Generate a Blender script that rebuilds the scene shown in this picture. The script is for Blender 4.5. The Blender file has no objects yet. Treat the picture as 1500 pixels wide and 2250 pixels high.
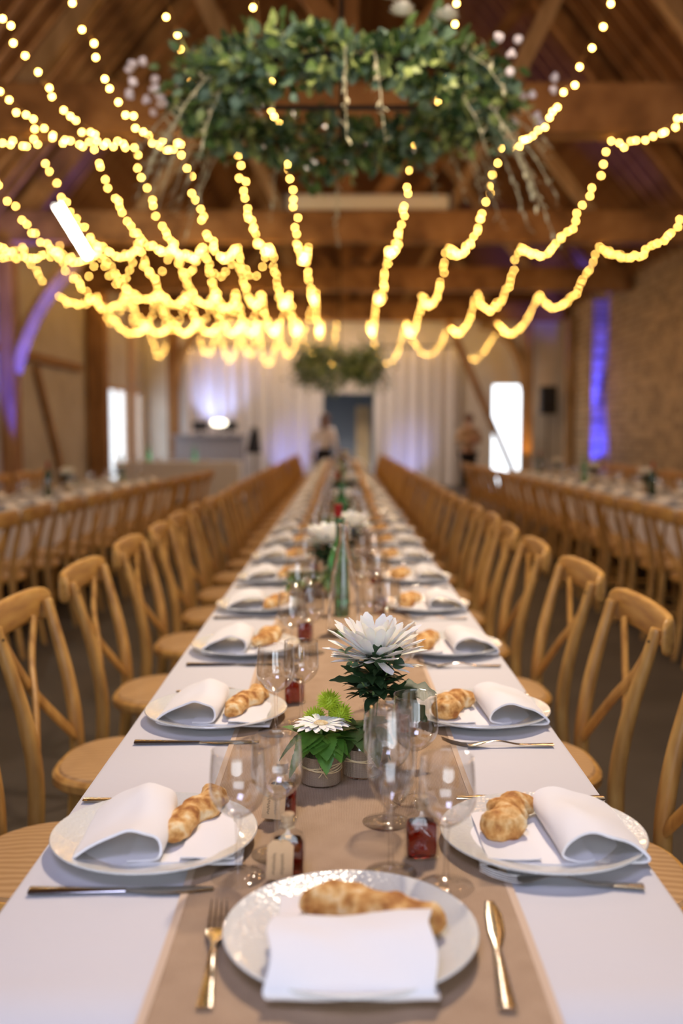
import bpy, bmesh, math, random
from mathutils import Vector, Matrix, Euler
PI = math.pi
R = math.radians
SC = bpy.context.scene
COL = SC.collection
random.seed(7)

# ------------------------------------------------------------------ camera
cam_d = bpy.data.cameras.new('camera'); cam = bpy.data.objects.new('camera', cam_d); COL.objects.link(cam)
cam_d.sensor_fit = 'VERTICAL'; cam_d.sensor_height = 36; cam_d.lens = 35
cam.location = (0, 0, 1.318); cam.rotation_euler = (R(90) - math.atan(176 / 2187.5), 0, 0)
cam_d.clip_start = .05; cam_d.clip_end = 200
cam_d.dof.use_dof = True; cam_d.dof.focus_distance = 1.64; cam_d.dof.aperture_fstop = 2.0
SC.camera = cam
SC.view_settings.view_transform = 'Standard'; SC.view_settings.look = 'None'
SC.view_settings.gamma = 1; SC.view_settings.use_curve_mapping = False
SC.view_settings.exposure = 0.25
SC.cycles.use_denoising = True
SC.cycles.max_bounces = 10; SC.cycles.diffuse_bounces = 3; SC.cycles.glossy_bounces = 4
SC.cycles.transmission_bounces = 8; SC.cycles.transparent_max_bounces = 40
SC.cycles.sample_clamp_indirect = 4; SC.cycles.caustics_refractive = False; SC.cycles.caustics_reflective = False

# ------------------------------------------------------------------ world and lights
wd = bpy.data.worlds.new('world'); SC.world = wd; wd.use_nodes = True
bg = wd.node_tree.nodes['Background']; bg.inputs[0].default_value = (.86, .93, 1, 1); bg.inputs[1].default_value = 3.0

def light(name, kind, loc, energy, color, rot=(0, 0, 0), size=.5, sy=None, spot=60, blend=.5, target=None):
    d = bpy.data.lights.new(name, kind); o = bpy.data.objects.new(name, d); COL.objects.link(o)
    o.location = loc; o.rotation_euler = rot; d.energy = energy; d.color = color
    if target is not None:
        o.rotation_euler = (Vector(target) - Vector(loc)).to_track_quat('-Z', 'Y').to_euler()
    if kind == 'AREA':
        d.size = size
        if sy: d.shape = 'RECTANGLE'; d.size_y = sy
    elif kind == 'SPOT':
        d.shadow_soft_size = size; d.spot_size = R(spot); d.spot_blend = blend
    else: d.shadow_soft_size = size
    return o
WARM = (1, .70, .42)
light('daylight_behind', 'AREA', (0, -2.7, 2.0), 19, (.62, .70, 1), size=3.4, sy=2.6, target=(0, 2, .8))
light('overhead_cool_fill', 'AREA', (-.5, -.5, 3.5), 33, (.60, .64, 1), size=1.1, target=(0, 1.15, .75))  # unseen cool fill added to brighten the near tabletop
light('key_spot', 'AREA', (.5, 3.1, 3.75), 84, (1, .80, .60), size=.19, target=(.05, 1.6, .75))
light('bay_fill', 'AREA', (.3, 6.6, 3.8), 26, (1, .80, .60), size=.22, target=(0, 6.0, 0))  # added warm fills, one per bay, with no lamp standing there
light('bay_fill', 'AREA', (.5, 11.4, 3.8), 22, WARM, size=.6, target=(0, 11.4, 0))
light('bay_fill', 'AREA', (.3, 16.3, 3.8), 22, WARM, size=.6, target=(0, 16.3, 0))
light('bay_fill', 'AREA', (.3, 21.0, 3.7), 80, (1, .86, .74), size=.6, target=(0, 21.6, 0))
for yy, e in ((6.4, 70), (11.4, 70), (16.3, 60), (21, 45)):
    light('roof_light', 'POINT', (1.6, yy, 4.3), e * .5, (1, .50, .20), size=.15)  # point fills added to light the roof timbers, no fixtures built
    light('roof_light', 'POINT', (-2.6, yy, 4.3), e * .12, (.95, .60, .45), size=.15)
light('wreath_fill', 'AREA', (-1.9, 2.5, 1.9), 14, (1, .86, .66), size=.3, target=(0, 4.5, 2.8))  # pair of added fills from below that lift the dark wreath leaves
light('wreath_fill', 'AREA', (1.9, 2.5, 2.0), 12, (1, .86, .66), size=.3, target=(0, 4.5, 2.8))
light('side_light', 'AREA', (3.4, 8.4, 3.7), 22, WARM, size=.5, target=(4.4, 10.5, 1))
light('side_light', 'AREA', (-3.2, 8.0, 3.7), 10, WARM, size=.5, target=(-3.0, 9.5, 0))

# ------------------------------------------------------------------ materials
MATS = {}
def mat(name, color=(.8, .8, .8), rough=.5, metal=0., spec=.5, trans=0., ior=1.45, emit=None, estr=0., coat=0., sheen=0., subs=0.):
    if name in MATS: return MATS[name]
    m = bpy.data.materials.new(name); m.use_nodes = True
    b = m.node_tree.nodes['Principled BSDF']
    b.inputs['Base Color'].default_value = (*color, 1); b.inputs['Roughness'].default_value = rough
    b.inputs['Metallic'].default_value = metal; b.inputs['Specular IOR Level'].default_value = spec
    b.inputs['Transmission Weight'].default_value = trans; b.inputs['IOR'].default_value = ior
    b.inputs['Coat Weight'].default_value = coat; b.inputs['Sheen Weight'].default_value = sheen
    if subs: b.inputs['Subsurface Weight'].default_value = subs; b.inputs['Subsurface Radius'].default_value = (.01, .008, .005)
    if emit: b.inputs['Emission Color'].default_value = (*emit, 1); b.inputs['Emission Strength'].default_value = estr
    MATS[name] = m
    return m
def nd(m, t, **kw):
    n = m.node_tree.nodes.new(t)
    for k, v in kw.items(): setattr(n, k, v)
    return n
def lk(m, a, b): m.node_tree.links.new(a, b)
def bsdf(m): return m.node_tree.nodes['Principled BSDF']
def coords(m, scale=(1, 1, 1), rot=(0, 0, 0), kind='Object'):
    tc = nd(m, 'ShaderNodeTexCoord'); mp = nd(m, 'ShaderNodeMapping')
    mp.inputs['Scale'].default_value = scale; mp.inputs['Rotation'].default_value = rot
    lk(m, tc.outputs[kind], mp.inputs[0]); return mp.outputs[0]
def ramp(m, fac, stops):
    r = nd(m, 'ShaderNodeValToRGB'); e = r.color_ramp.elements
    while len(e) < len(stops): e.new(.5)
    for i, (p, c) in enumerate(stops): e[i].position = p; e[i].color = (*c, 1)
    lk(m, fac, r.inputs[0]); return r.outputs[0]
def bump(m, h, strength=.3, dist=.01):
    b = nd(m, 'ShaderNodeBump'); b.inputs['Strength'].default_value = strength; b.inputs['Distance'].default_value = dist
    lk(m, h, b.inputs['Height']); lk(m, b.outputs[0], bsdf(m).inputs['Normal'])
def noisy(name, stops, scale=(5, 5, 5), nscale=3., detail=5., rough=.6, bstr=.2, bdist=.01, kind='Object', **kw):
    if name in MATS: return MATS[name]
    m = mat(name, rough=rough, **kw)
    v = coords(m, scale, kind=kind)
    n = nd(m, 'ShaderNodeTexNoise'); n.inputs['Scale'].default_value = nscale; n.inputs['Detail'].default_value = detail
    lk(m, v, n.inputs['Vector'])
    lk(m, ramp(m, n.outputs[0], stops), bsdf(m).inputs['Base Color'])
    if bstr: bump(m, n.outputs[0], bstr, bdist)
    return m

chair_wood = noisy('chair_wood', [(.3, (.33, .155, .038)), (.55, (.50, .265, .068)), (.75, (.60, .345, .10))], (6, 6, 1.2), 6, 6, .38, .08, .003)
rail_wood = noisy('rail_wood', [(.3, (.35, .165, .042)), (.55, (.50, .265, .068)), (.75, (.58, .335, .10))], (1.2, 6, 9), 6, 6, .38, .08, .003)
seat_mat = mat('seat_rattan', rough=.55)
v = coords(seat_mat, (1, 1, 1))
w1 = nd(seat_mat, 'ShaderNodeTexWave', bands_direction='X'); w1.inputs['Scale'].default_value = 14; w1.inputs['Distortion'].default_value = 2.5; w1.inputs['Detail'].default_value = 2
w2 = nd(seat_mat, 'ShaderNodeTexWave', bands_direction='Y'); w2.inputs['Scale'].default_value = 110
lk(seat_mat, v, w1.inputs['Vector']); lk(seat_mat, v, w2.inputs['Vector'])
lk(seat_mat, ramp(seat_mat, w1.outputs[0], [(0, (.40, .23, .095)), (1, (.52, .32, .15))]), bsdf(seat_mat).inputs['Base Color'])
bump(seat_mat, w2.outputs[0], .2, .001)

beam_mat = noisy('beam_oak', [(.3, (.16, .075, .025)), (.5, (.30, .15, .055)), (.72, (.42, .23, .09))], (1, 1, 1), 3, 8, .8, .35, .02)
post_mat = noisy('post_oak', [(.3, (.17, .08, .028)), (.55, (.30, .15, .055)), (.75, (.40, .22, .09))], (4, 4, .7), 2.5, 8, .8, .35, .02)
pale_beam = noisy('pale_oak', [(.3, (.30, .19, .09)), (.7, (.50, .34, .18))], (3, 3, .7), 3, 8, .8, .3, .02)

plank_mat = mat('roof_planks', rough=.85)
v = coords(plank_mat, (1, 1, 1))
bk = nd(plank_mat, 'ShaderNodeTexWave', bands_direction='Y', wave_profile='SAW'); bk.inputs['Scale'].default_value = 1.7; bk.inputs['Distortion'].default_value = 0
ns = nd(plank_mat, 'ShaderNodeTexNoise'); ns.inputs['Scale'].default_value = 3; ns.inputs['Detail'].default_value = 6
lk(plank_mat, v, bk.inputs['Vector']); lk(plank_mat, v, ns.inputs['Vector'])
mx = nd(plank_mat, 'ShaderNodeMath', operation='ADD'); lk(plank_mat, bk.outputs[0], mx.inputs[0]); lk(plank_mat, ns.outputs[0], mx.inputs[1])
lk(plank_mat, ramp(plank_mat, mx.outputs[0], [(.2, (.03, .014, .008)), (.6, (.14, .065, .03)), (1, (.26, .13, .06))]), bsdf(plank_mat).inputs['Base Color'])
bump(plank_mat, bk.outputs[0], .6, .05)

stone_mat = mat('stone_wall', rough=.9)
v = coords(stone_mat, (1, 1, 1), (0, R(90), 0)); 
tc = nd(stone_mat, 'ShaderNodeTexCoord'); sp = nd(stone_mat, 'ShaderNodeSeparateXYZ'); cb = nd(stone_mat, 'ShaderNodeCombineXYZ')
lk(stone_mat, tc.outputs['Object'], sp.inputs[0]); lk(stone_mat, sp.outputs['Y'], cb.inputs['X']); lk(stone_mat, sp.outputs['Z'], cb.inputs['Y'])
br = nd(stone_mat, 'ShaderNodeTexBrick'); br.inputs['Scale'].default_value = 2.2; br.inputs['Mortar Size'].default_value = .03; br.inputs['Mortar Smooth'].default_value = .6
br.inputs['Color1'].default_value = (.46, .33, .19, 1); br.inputs['Color2'].default_value = (.24, .165, .10, 1); br.inputs['Mortar'].default_value = (.52, .43, .30, 1)
nz = nd(stone_mat, 'ShaderNodeTexNoise'); nz.inputs['Scale'].default_value = 1.6; nz.inputs['Detail'].default_value = 7
mixv = nd(stone_mat, 'ShaderNodeMix', data_type='VECTOR'); mixv.inputs[0].default_value = .12
lk(stone_mat, cb.outputs[0], mixv.inputs[4]); lk(stone_mat, nz.outputs[1], mixv.inputs[5]); lk(stone_mat, mixv.outputs[1], br.inputs['Vector'])
mc = nd(stone_mat, 'ShaderNodeMix', data_type='RGBA', blend_type='OVERLAY'); mc.inputs[0].default_value = .8
lk(stone_mat, br.outputs[0], mc.inputs[6]); lk(stone_mat, nz.outputs[0], mc.inputs[7]); lk(stone_mat, mc.outputs[2], bsdf(stone_mat).inputs['Base Color'])
bump(stone_mat, br.outputs[1], -.5, .03)

plaster = noisy('plaster', [(.3, (.40, .34, .28)), (.7, (.52, .46, .39))], (1, 1, 1), 2, 5, .9, .15, .02)
white_plaster = noisy('white_plaster', [(.3, (.60, .57, .54)), (.7, (.70, .67, .64))], (1, 1, 1), 2, 5, .9, .1, .02)
floor_mat = noisy('floor_concrete', [(.3, (.030, .023, .018)), (.7, (.06, .047, .037))], (1, 1, 1), 2, 6, .6, .1, .01)

cloth = mat('tablecloth', (.69, .67, .70), .85, sheen=.2)
v = coords(cloth); n = nd(cloth, 'ShaderNodeTexNoise'); n.inputs['Scale'].default_value = 5; n.inputs['Detail'].default_value = 6
lk(cloth, v, n.inputs['Vector']); bump(cloth, n.outputs[0], .25, .02)
burlap = mat('burlap', rough=.95)
v = coords(burlap)
a1 = nd(burlap, 'ShaderNodeTexWave', bands_direction='X'); a1.inputs['Scale'].default_value = 130; a1.inputs['Distortion'].default_value = 2.2
a2 = nd(burlap, 'ShaderNodeTexWave', bands_direction='Y'); a2.inputs['Scale'].default_value = 130; a2.inputs['Distortion'].default_value = 2.2
a3 = nd(burlap, 'ShaderNodeMath', operation='MULTIPLY'); nn = nd(burlap, 'ShaderNodeTexNoise'); nn.inputs['Scale'].default_value = 25; nn.inputs['Detail'].default_value = 5
for q in (a1, a2, nn): lk(burlap, v, q.inputs['Vector'])
lk(burlap, a1.outputs[0], a3.inputs[0]); lk(burlap, a2.outputs[0], a3.inputs[1])
a4 = nd(burlap, 'ShaderNodeMath', operation='MULTIPLY_ADD'); lk(burlap, nn.outputs[0], a4.inputs[0]); a4.inputs[1].default_value = .6; lk(burlap, a3.outputs[0], a4.inputs[2])
lk(burlap, ramp(burlap, a4.outputs[0], [(.15, (.36, .235, .145)), (.5, (.47, .32, .205)), (1.0, (.58, .42, .285))]), bsdf(burlap).inputs['Base Color'])
bump(burlap, a3.outputs[0], .5, .0015)
wrap_mat = mat('burlap_wrap', rough=.95)
v = coords(wrap_mat)
b1 = nd(wrap_mat, 'ShaderNodeTexWave', bands_direction='X'); b1.inputs['Scale'].default_value = 210; b1.inputs['Distortion'].default_value = 1
b2 = nd(wrap_mat, 'ShaderNodeTexWave', bands_direction='Z'); b2.inputs['Scale'].default_value = 210; b2.inputs['Distortion'].default_value = 1
b3 = nd(wrap_mat, 'ShaderNodeMath', operation='MULTIPLY')
for q in (b1, b2): lk(wrap_mat, v, q.inputs['Vector'])
lk(wrap_mat, b1.outputs[0], b3.inputs[0]); lk(wrap_mat, b2.outputs[0], b3.inputs[1])
lk(wrap_mat, ramp(wrap_mat, b3.outputs[0], [(.0, (.26, .18, .12)), (.5, (.52, .40, .29)), (1, (.62, .50, .37))]), bsdf(wrap_mat).inputs['Base Color'])
bump(wrap_mat, b3.outputs[0], .6, .0015)
hem_mat = mat('runner_hem', (.66, .50, .37), .95)

napkin_mat = mat('napkin_linen', (.86, .84, .85), .85, sheen=.2)
plate_mat = mat('plate_porcelain', (.72, .72, .69), .16, spec=.6, coat=.4)
v = coords(plate_mat); vo = nd(plate_mat, 'ShaderNodeTexVoronoi'); vo.inputs['Scale'].default_value = 190
lk(plate_mat, v, vo.inputs['Vector']); bump(plate_mat, vo.outputs[0], .35, .0015)
steel = mat('cutlery_steel', (.62, .58, .54), .16, 1)
crust = noisy('bread_crust', [(.34, (.36, .13, .03)), (.44, (.58, .28, .075)), (.54, (.78, .47, .18)), (.66, (.88, .70, .42))], (1, 1, 1), 48, 9, .8, .9, .006)
cork_mat = noisy('cork', [(.3, (.40, .26, .14)), (.7, (.60, .44, .27))], (1, 1, 1), 200, 4, .9, .3, .001)
kraft = mat('kraft_card', (.74, .49, .26), .85)
ink = mat('ink', (.10, .06, .05), .8)
amber = mat('amber_drink', (.24, .010, .002), .03, trans=1, ior=1.42)
solid_glass = mat('clear_glass', (1, 1, 1), .0, trans=1, ior=1.45)
green_glass = mat('green_glass', (.10, .42, .16), .02, trans=1, ior=1.5)
dark_bottle = mat('dark_green_glass', (.012, .04, .016), .08, spec=.8)
capsule = mat('red_capsule', (.35, .02, .02), .3, .4)
raffia = mat('raffia', (.78, .62, .36), .7)
# thin-walled glass: clear with Fresnel reflection on each wall
thin = bpy.data.materials.new('thin_glass'); thin.use_nodes = True; nt = thin.node_tree; nt.nodes.clear()
o_ = nt.nodes.new('ShaderNodeOutputMaterial'); mxs = nt.nodes.new('ShaderNodeMixShader'); tr = nt.nodes.new('ShaderNodeBsdfTransparent'); gl = nt.nodes.new('ShaderNodeBsdfGlossy'); fr = nt.nodes.new('ShaderNodeFresnel')
tr.inputs[0].default_value = (.985, .985, .985, 1); gl.inputs['Roughness'].default_value = .02; geo = nt.nodes.new('ShaderNodeNewGeometry'); io = nt.nodes.new('ShaderNodeMapRange'); io.inputs[3].default_value = 1.9; io.inputs[4].default_value = 1 / 1.9
nt.links.new(geo.outputs['Backfacing'], io.inputs[0]); nt.links.new(io.outputs[0], fr.inputs[0])
nt.links.new(fr.outputs[0], mxs.inputs[0]); nt.links.new(tr.outputs[0], mxs.inputs[1]); nt.links.new(gl.outputs[0], mxs.inputs[2]); nt.links.new(mxs.outputs[0], o_.inputs[0])

stemg = bpy.data.materials.new('stem_glass'); stemg.use_nodes = True; q_ = stemg.node_tree; q_.nodes.clear()
def _n(t): return q_.nodes.new(t)
oo, m1, m2, tt, gg, ff, gs, ge, ir = _n('ShaderNodeOutputMaterial'), _n('ShaderNodeMixShader'), _n('ShaderNodeMixShader'), _n('ShaderNodeBsdfTransparent'), _n('ShaderNodeBsdfGlossy'), _n('ShaderNodeFresnel'), _n('ShaderNodeBsdfGlass'), _n('ShaderNodeNewGeometry'), _n('ShaderNodeMapRange')
ir.inputs[3].default_value = 1.5; ir.inputs[4].default_value = 1 / 1.5; gg.inputs['Roughness'].default_value = .03; m2.inputs[0].default_value = .14
for a_, b_ in ((ge.outputs['Backfacing'], ir.inputs[0]), (ir.outputs[0], ff.inputs[0]), (ff.outputs[0], m1.inputs[0]), (tt.outputs[0], m1.inputs[1]), (gg.outputs[0], m1.inputs[2]), (m1.outputs[0], m2.inputs[1]), (gs.outputs[0], m2.inputs[2]), (m2.outputs[0], oo.inputs[0])): q_.links.new(a_, b_)

petal_mat = mat('white_petal', (.95, .92, .86), .6, subs=.6)
cream = mat('cream_petal', (.90, .84, .70), .6, subs=.2)
pom_mat = mat('lime_petal', (.42, .55, .03), .6)
disc_mat = noisy('flower_centre', [(.3, (.62, .42, .18)), (.7, (.85, .74, .48))], (1, 1, 1), 300, 3, .9, .6, .001)
def leafmat(name, c1, c2, rough=.45):
    return noisy(name, [(.3, c1), (.7, c2)], (1, 1, 1), 40, 3, rough, .2, .002)
leaf_dark = leafmat('leaf_dark', (.014, .035, .014), (.035, .075, .025))
leaf_green = leafmat('leaf_green', (.05, .15, .015), (.13, .30, .04))
leaf_blue = leafmat('leaf_bluegreen', (.10, .17, .10), (.20, .29, .19))
leaf_pale = leafmat('leaf_pale', (.22, .30, .07), (.44, .50, .18))
leaf_mid = leafmat('leaf_mid', (.05, .10, .02), (.12, .19, .05))
stem_mat = mat('stem', (.20, .30, .09), .6)
dry_mat = mat('dried_grass', (.62, .58, .38), .8)
twig = mat('twig', (.20, .13, .07), .8)
blossom = mat('pink_white_blossom', (.85, .74, .74), .8)
iron = mat('dark_iron', (.03, .025, .022), .5, .6)
bulb_mat = mat('warm_bulb', (1, .8, .4), .4, emit=(1, .55, .11), estr=48)
wire_mat = mat('copper_wire', (.25, .14, .06), .5, .3)
black = mat('black_plastic', (.012, .012, .014), .5)
blue_led = mat('blue_led', (.1, .1, .9), .3, emit=(.10, .08, 1), estr=30)
white_led = mat('white_led', (1, 1, 1), .3, emit=(1, .9, .7), estr=5)
tube_mat = mat('white_tube', (1, 1, 1), .3, emit=(1, .93, .75), estr=30)
curtain_mat = mat('voile_curtain', (.66, .63, .63), .9)
grey_panel = mat('grey_panel', (.12, .125, .14), .7)
lilac_panel = mat('lilac_grey_panel', (.30, .29, .33), .7)
shirt_mat = mat('white_shirt', (.82, .76, .78), .85)
dark_cloth = mat('black_cloth', (.015, .014, .018), .85)
beige_cloth = mat('beige_cloth', (.55, .38, .24), .85)
skin_mat = mat('skin', (.60, .34, .23), .55)
hair_mat = mat('brown_hair', (.10, .04, .02), .6)
window_trim = mat('window_trim', (.50, .33, .22), .7)
pane_mat = thin
screen_mat = mat('cream_enamel', (.80, .78, .68), .5)

# ------------------------------------------------------------------ mesh helper
class MB:
    def __init__(s): s.v = []; s.f = []
    def add(s, vs, fs, M=None):
        b = len(s.v)
        s.v += [tuple(M @ Vector(p)) if M is not None else tuple(p) for p in vs]
        s.f += [tuple(i + b for i in f) for f in fs]; return s
    def box(s, c, d, M=None, rz=0):
        x, y, z = d[0] / 2, d[1] / 2, d[2] / 2
        vs = [(i * x, j * y, k * z) for i in (-1, 1) for j in (-1, 1) for k in (-1, 1)]
        T = Matrix.Translation(c) @ Matrix.Rotation(rz, 4, 'Z')
        if M is not None: T = M @ T
        return s.add(vs, [(0, 1, 3, 2), (4, 6, 7, 5), (0, 4, 5, 1), (2, 3, 7, 6), (0, 2, 6, 4), (1, 5, 7, 3)], T)
    def beam(s, a, b, w, h, up=(0, 0, 1)):
        a, b = Vector(a), Vector(b); d = (b - a); L = d.length; d.normalize(); up = Vector(up)
        if abs(d.dot(up)) > .98: up = Vector((0, 1, 0))
        x = d.cross(up).normalized(); z = x.cross(d)
        M = Matrix((x, d, z)).transposed().to_4x4(); M.translation = (a + b) / 2
        return s.box((0, 0, 0), (w, L, h), M)
    def tube(s, pts, rad, n=8, sx=1., sy=1., up=(0, 0, 1)):
        pts = [Vector(p) for p in pts]; m = len(pts)
        if not hasattr(rad, '__len__'): rad = [rad] * m
        vs = []; fs = []; px = None
        for i, p in enumerate(pts):
            t = (pts[min(i + 1, m - 1)] - pts[max(i - 1, 0)]).normalized()
            if px is None:
                u = Vector(up)
                if abs(t.dot(u)) > .95: u = Vector((1, 0, 0))
                px = t.cross(u).normalized()
            px = (px - t * px.dot(t)).normalized(); py = t.cross(px)
            for k in range(n):
                a = 2 * PI * k / n
                vs.append(p + px * (math.cos(a) * rad[i] * sx) + py * (math.sin(a) * rad[i] * sy))
        for i in range(m - 1):
            for k in range(n):
                fs.append((i * n + k, i * n + (k + 1) % n, (i + 1) * n + (k + 1) % n, (i + 1) * n + k))
        fs.append(tuple(range(n))[::-1]); fs.append(tuple((m - 1) * n + k for k in range(n)))
        return s.add(vs, fs)
    def lathe(s, prof, n=24, c=(0, 0, 0), M=None):
        vs = []; fs = []; m = len(prof)
        for r, z in prof:
            for k in range(n):
                a = 2 * PI * k / n; vs.append((c[0] + r * math.cos(a), c[1] + r * math.sin(a), c[2] + z))
        for i in range(m - 1):
            for k in range(n):
                fs.append((i * n + k, i * n + (k + 1) % n, (i + 1) * n + (k + 1) % n, (i + 1) * n + k))
        if prof[0][0] > 1e-5 and prof[0] != prof[-1]: fs.append(tuple(range(n))[::-1])
        if prof[-1][0] > 1e-5 and prof[0] != prof[-1]: fs.append(tuple((m - 1) * n + k for k in range(n)))
        return s.add(vs, fs, M)
    def ball(s, c, r, n=8, M=None):
        m = max(4, n // 2 + 1)
        pr = [(max(r * math.sin(PI * i / m), 1e-6), -r * math.cos(PI * i / m)) for i in range(m + 1)]
        return s.lathe(pr, n, c, M)
    def grid(s, nu, nv, fn, M=None):
        vs = [fn(i / (nu - 1), j / (nv - 1)) for i in range(nu) for j in range(nv)]
        fs = [(i * nv + j, (i + 1) * nv + j, (i + 1) * nv + j + 1, i * nv + j + 1) for i in range(nu - 1) for j in range(nv - 1)]
        return s.add(vs, fs, M)
    def strip(s, rows, th):
        """rows: cross-section polyline (list of lists of points), given a thickness by solidifying"""
        s.add([p for r in rows for p in r], [(i * len(rows[0]) + j, (i + 1) * len(rows[0]) + j, (i + 1) * len(rows[0]) + j + 1, i * len(rows[0]) + j + 1) for i in range(len(rows) - 1) for j in range(len(rows[0]) - 1)])
        return s
    def build(s, name, m=None, parent=None, smooth=True, sharp=40, solid=0., sub=0, bev=0.):
        me = bpy.data.meshes.new(name); me.from_pydata(s.v, [], s.f); me.update()
        bm = bmesh.new(); bm.from_mesh(me); bmesh.ops.remove_doubles(bm, verts=bm.verts, dist=1e-6)
        bmesh.ops.recalc_face_normals(bm, faces=bm.faces)
        if solid: bmesh.ops.solidify(bm, geom=bm.faces[:], thickness=solid)
        bm.to_mesh(me); bm.free()
        if m: me.materials.append(m)
        if smooth:
            me.polygons.foreach_set('use_smooth', [True] * len(me.polygons)); me.set_sharp_from_angle(angle=R(sharp))
        o = bpy.data.objects.new(name, me); COL.objects.link(o)
        if parent: o.parent = parent
        if bev: b = o.modifiers.new('b', 'BEVEL'); b.width = bev; b.segments = 2; b.limit_method = 'ANGLE'
        if sub: b = o.modifiers.new('s', 'SUBSURF'); b.levels = b.render_levels = sub
        return o

def tag(o, label=None, cat=None, group=None, kind=None):
    if label: o['label'] = label
    if cat: o['category'] = cat
    if group: o['group'] = group
    if kind: o['kind'] = kind
    return o
def thing(name, label=None, cat=None, group=None, loc=(0, 0, 0), rz=0):
    o = bpy.data.objects.new(name, None); COL.objects.link(o); o.location = loc; o.rotation_euler = (0, 0, rz); o.empty_display_size = .1
    return tag(o, label, cat, group)
def dup(src, loc=None, rz=None, label=None, group=None, scale=None, parent=None):
    c = src.copy(); COL.objects.link(c); c.parent = parent
    if loc is not None: c.location = loc
    if rz is not None: c.rotation_euler = (0, 0, rz)
    if label: c['label'] = label
    if group: c['group'] = group
    if scale: c.scale = (scale,) * 3
    for ch in KIDS.get(src.name, []): dup(ch, parent=c)
    return c
KIDS = {}
def register(src):
    KIDS[src.name] = [o for o in COL.objects if o.parent is src]
    for ch in KIDS[src.name]: register(ch)
    return src
class Proto:
    """the first placing uses the built thing itself, later placings copy it"""
    def __init__(s, src): s.src = register(src); s.used = False
    def put(s, loc, rz=0, label=None, group=None, scale=None):
        if not s.used:
            s.used = True; o = s.src; o.location = loc; o.rotation_euler = (0, 0, rz)
            if label: o['label'] = label
            if group: o['group'] = group
            if scale: o.scale = (scale,) * 3
            return o
        return dup(s.src, loc, rz, label, group, scale)
def struct(o): o['kind'] = 'structure'; return o
ORD = 'first second third fourth fifth sixth seventh eighth ninth tenth eleventh twelfth thirteenth fourteenth fifteenth sixteenth seventeenth eighteenth nineteenth twentieth twenty-first twenty-second twenty-third twenty-fourth twenty-fifth twenty-sixth twenty-seventh twenty-eighth twenty-ninth thirtieth thirty-first thirty-second'.split()

# ------------------------------------------------------------------ the barn shell
XL, XR, Y0, Y1, WZ = -4.7, 5.35, -3.2, 23.95, 4.14
XC, RZ = (XL + XR) / 2, 4.14 + 6.0
struct(MB().box(((XL + XR) / 2, (Y0 + Y1) / 2, -.1), (XR - XL + .8, Y1 - Y0 + .8, .2)).build('floor', floor_mat, smooth=False))
struct(MB().box((XR + .2, (Y0 + Y1) / 2, WZ / 2 + .1), (.4, Y1 - Y0 + .8, WZ + .2)).build('wall_right', stone_mat, smooth=False))
# left wall with two glazed doors
DOORS = [(20.15, 22.05), (22.45, 23.75)]
m = MB(); ys = [Y0 - .4, 20.15, 22.05, 22.45, 23.75, Y1 + .4]
for a, b in ((0, 1), (2, 3), (4, 5)): m.box((XL - .04, (ys[a] + ys[b]) / 2, WZ / 2 + .1), (.08, ys[b] - ys[a], WZ + .2))
for a, b in DOORS: m.box((XL - .04, (a + b) / 2, (2.27 + WZ + .2) / 2), (.08, b - a, WZ + .2 - 2.27))
struct(m.build('wall_left', plaster, smooth=False))
for i, (a, b) in enumerate(DOORS):
    d = struct(MB().box((XL - .04, (a + b) / 2, 2.23), (.06, b - a, .08)).box((XL - .04, a + .04, 1.11), (.06, .08, 2.2)).box((XL - .04, b - .04, 1.11), (.06, .08, 2.2)).box((XL - .04, (a + b) / 2, .05), (.06, b - a, .1)).box((XL - .04, (a + b) / 2, 1.11), (.05, .05, 2.2)).build('door_%d' % (i + 1), window_trim, smooth=False))
    MB().box((XL - .04, (a + b) / 2, 1.15), (.01, b - a - .12, 2.1)).build('pane', pane_mat, d, smooth=False)
# end wall with a bright doorway on the right and a dim doorway in the middle
gaps = [(-.44, .78, 0, 2.24), (3.62, 4.46, 0, 2.44)]
m = MB(); xs = [XL - .3, -.44, .78, 3.62, 4.46, XR + .4]
for a, b in ((0, 1), (2, 3), (4, 5)): m.box(((xs[a] + xs[b]) / 2, Y1 + .15, WZ / 2 + .1), (xs[b] - xs[a], .3, WZ + .2))
for a, b, z0, z1 in gaps: m.box(((a + b) / 2, Y1 + .15, (z1 + WZ + .2) / 2), (b - a, .3, WZ + .2 - z1))
struct(m.build('wall_back', white_plaster, smooth=False))
struct(MB().add([(XL - .3, Y1, WZ + .2), (XR + .4, Y1, WZ + .2), (XC, Y1, RZ + .3), (XL - .3, Y1 + .3, WZ + .2), (XR + .4, Y1 + .3, WZ + .2), (XC, Y1 + .3, RZ + .3)],
    [(0, 1, 2), (3, 5, 4), (0, 3, 4, 1), (1, 4, 5, 2), (2, 5, 3, 0)]).build('wall_gable', plank_mat, smooth=False))
# front wall behind the camera with the big barn doorway
m = MB().box((-3.4, Y0 - .15, WZ / 2), (3.2, .3, WZ)).box((3.9, Y0 - .15, WZ / 2), (3.7, .3, WZ)).box((.1, Y0 - .15, (3.3 + WZ) / 2), (4.0, .3, WZ - 3.3))
m.add([(XL - .3, Y0 - .3, WZ), (XR + .4, Y0 - .3, WZ), (XC, Y0 - .3, RZ + .3), (XL - .3, Y0, WZ), (XR + .4, Y0, WZ), (XC, Y0, RZ + .3)], [(0, 1, 2), (3, 5, 4), (0, 3, 4, 1), (1, 4, 5, 2), (2, 5, 3, 0)])
struct(m.build('wall_front', plaster, smooth=False))
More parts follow.
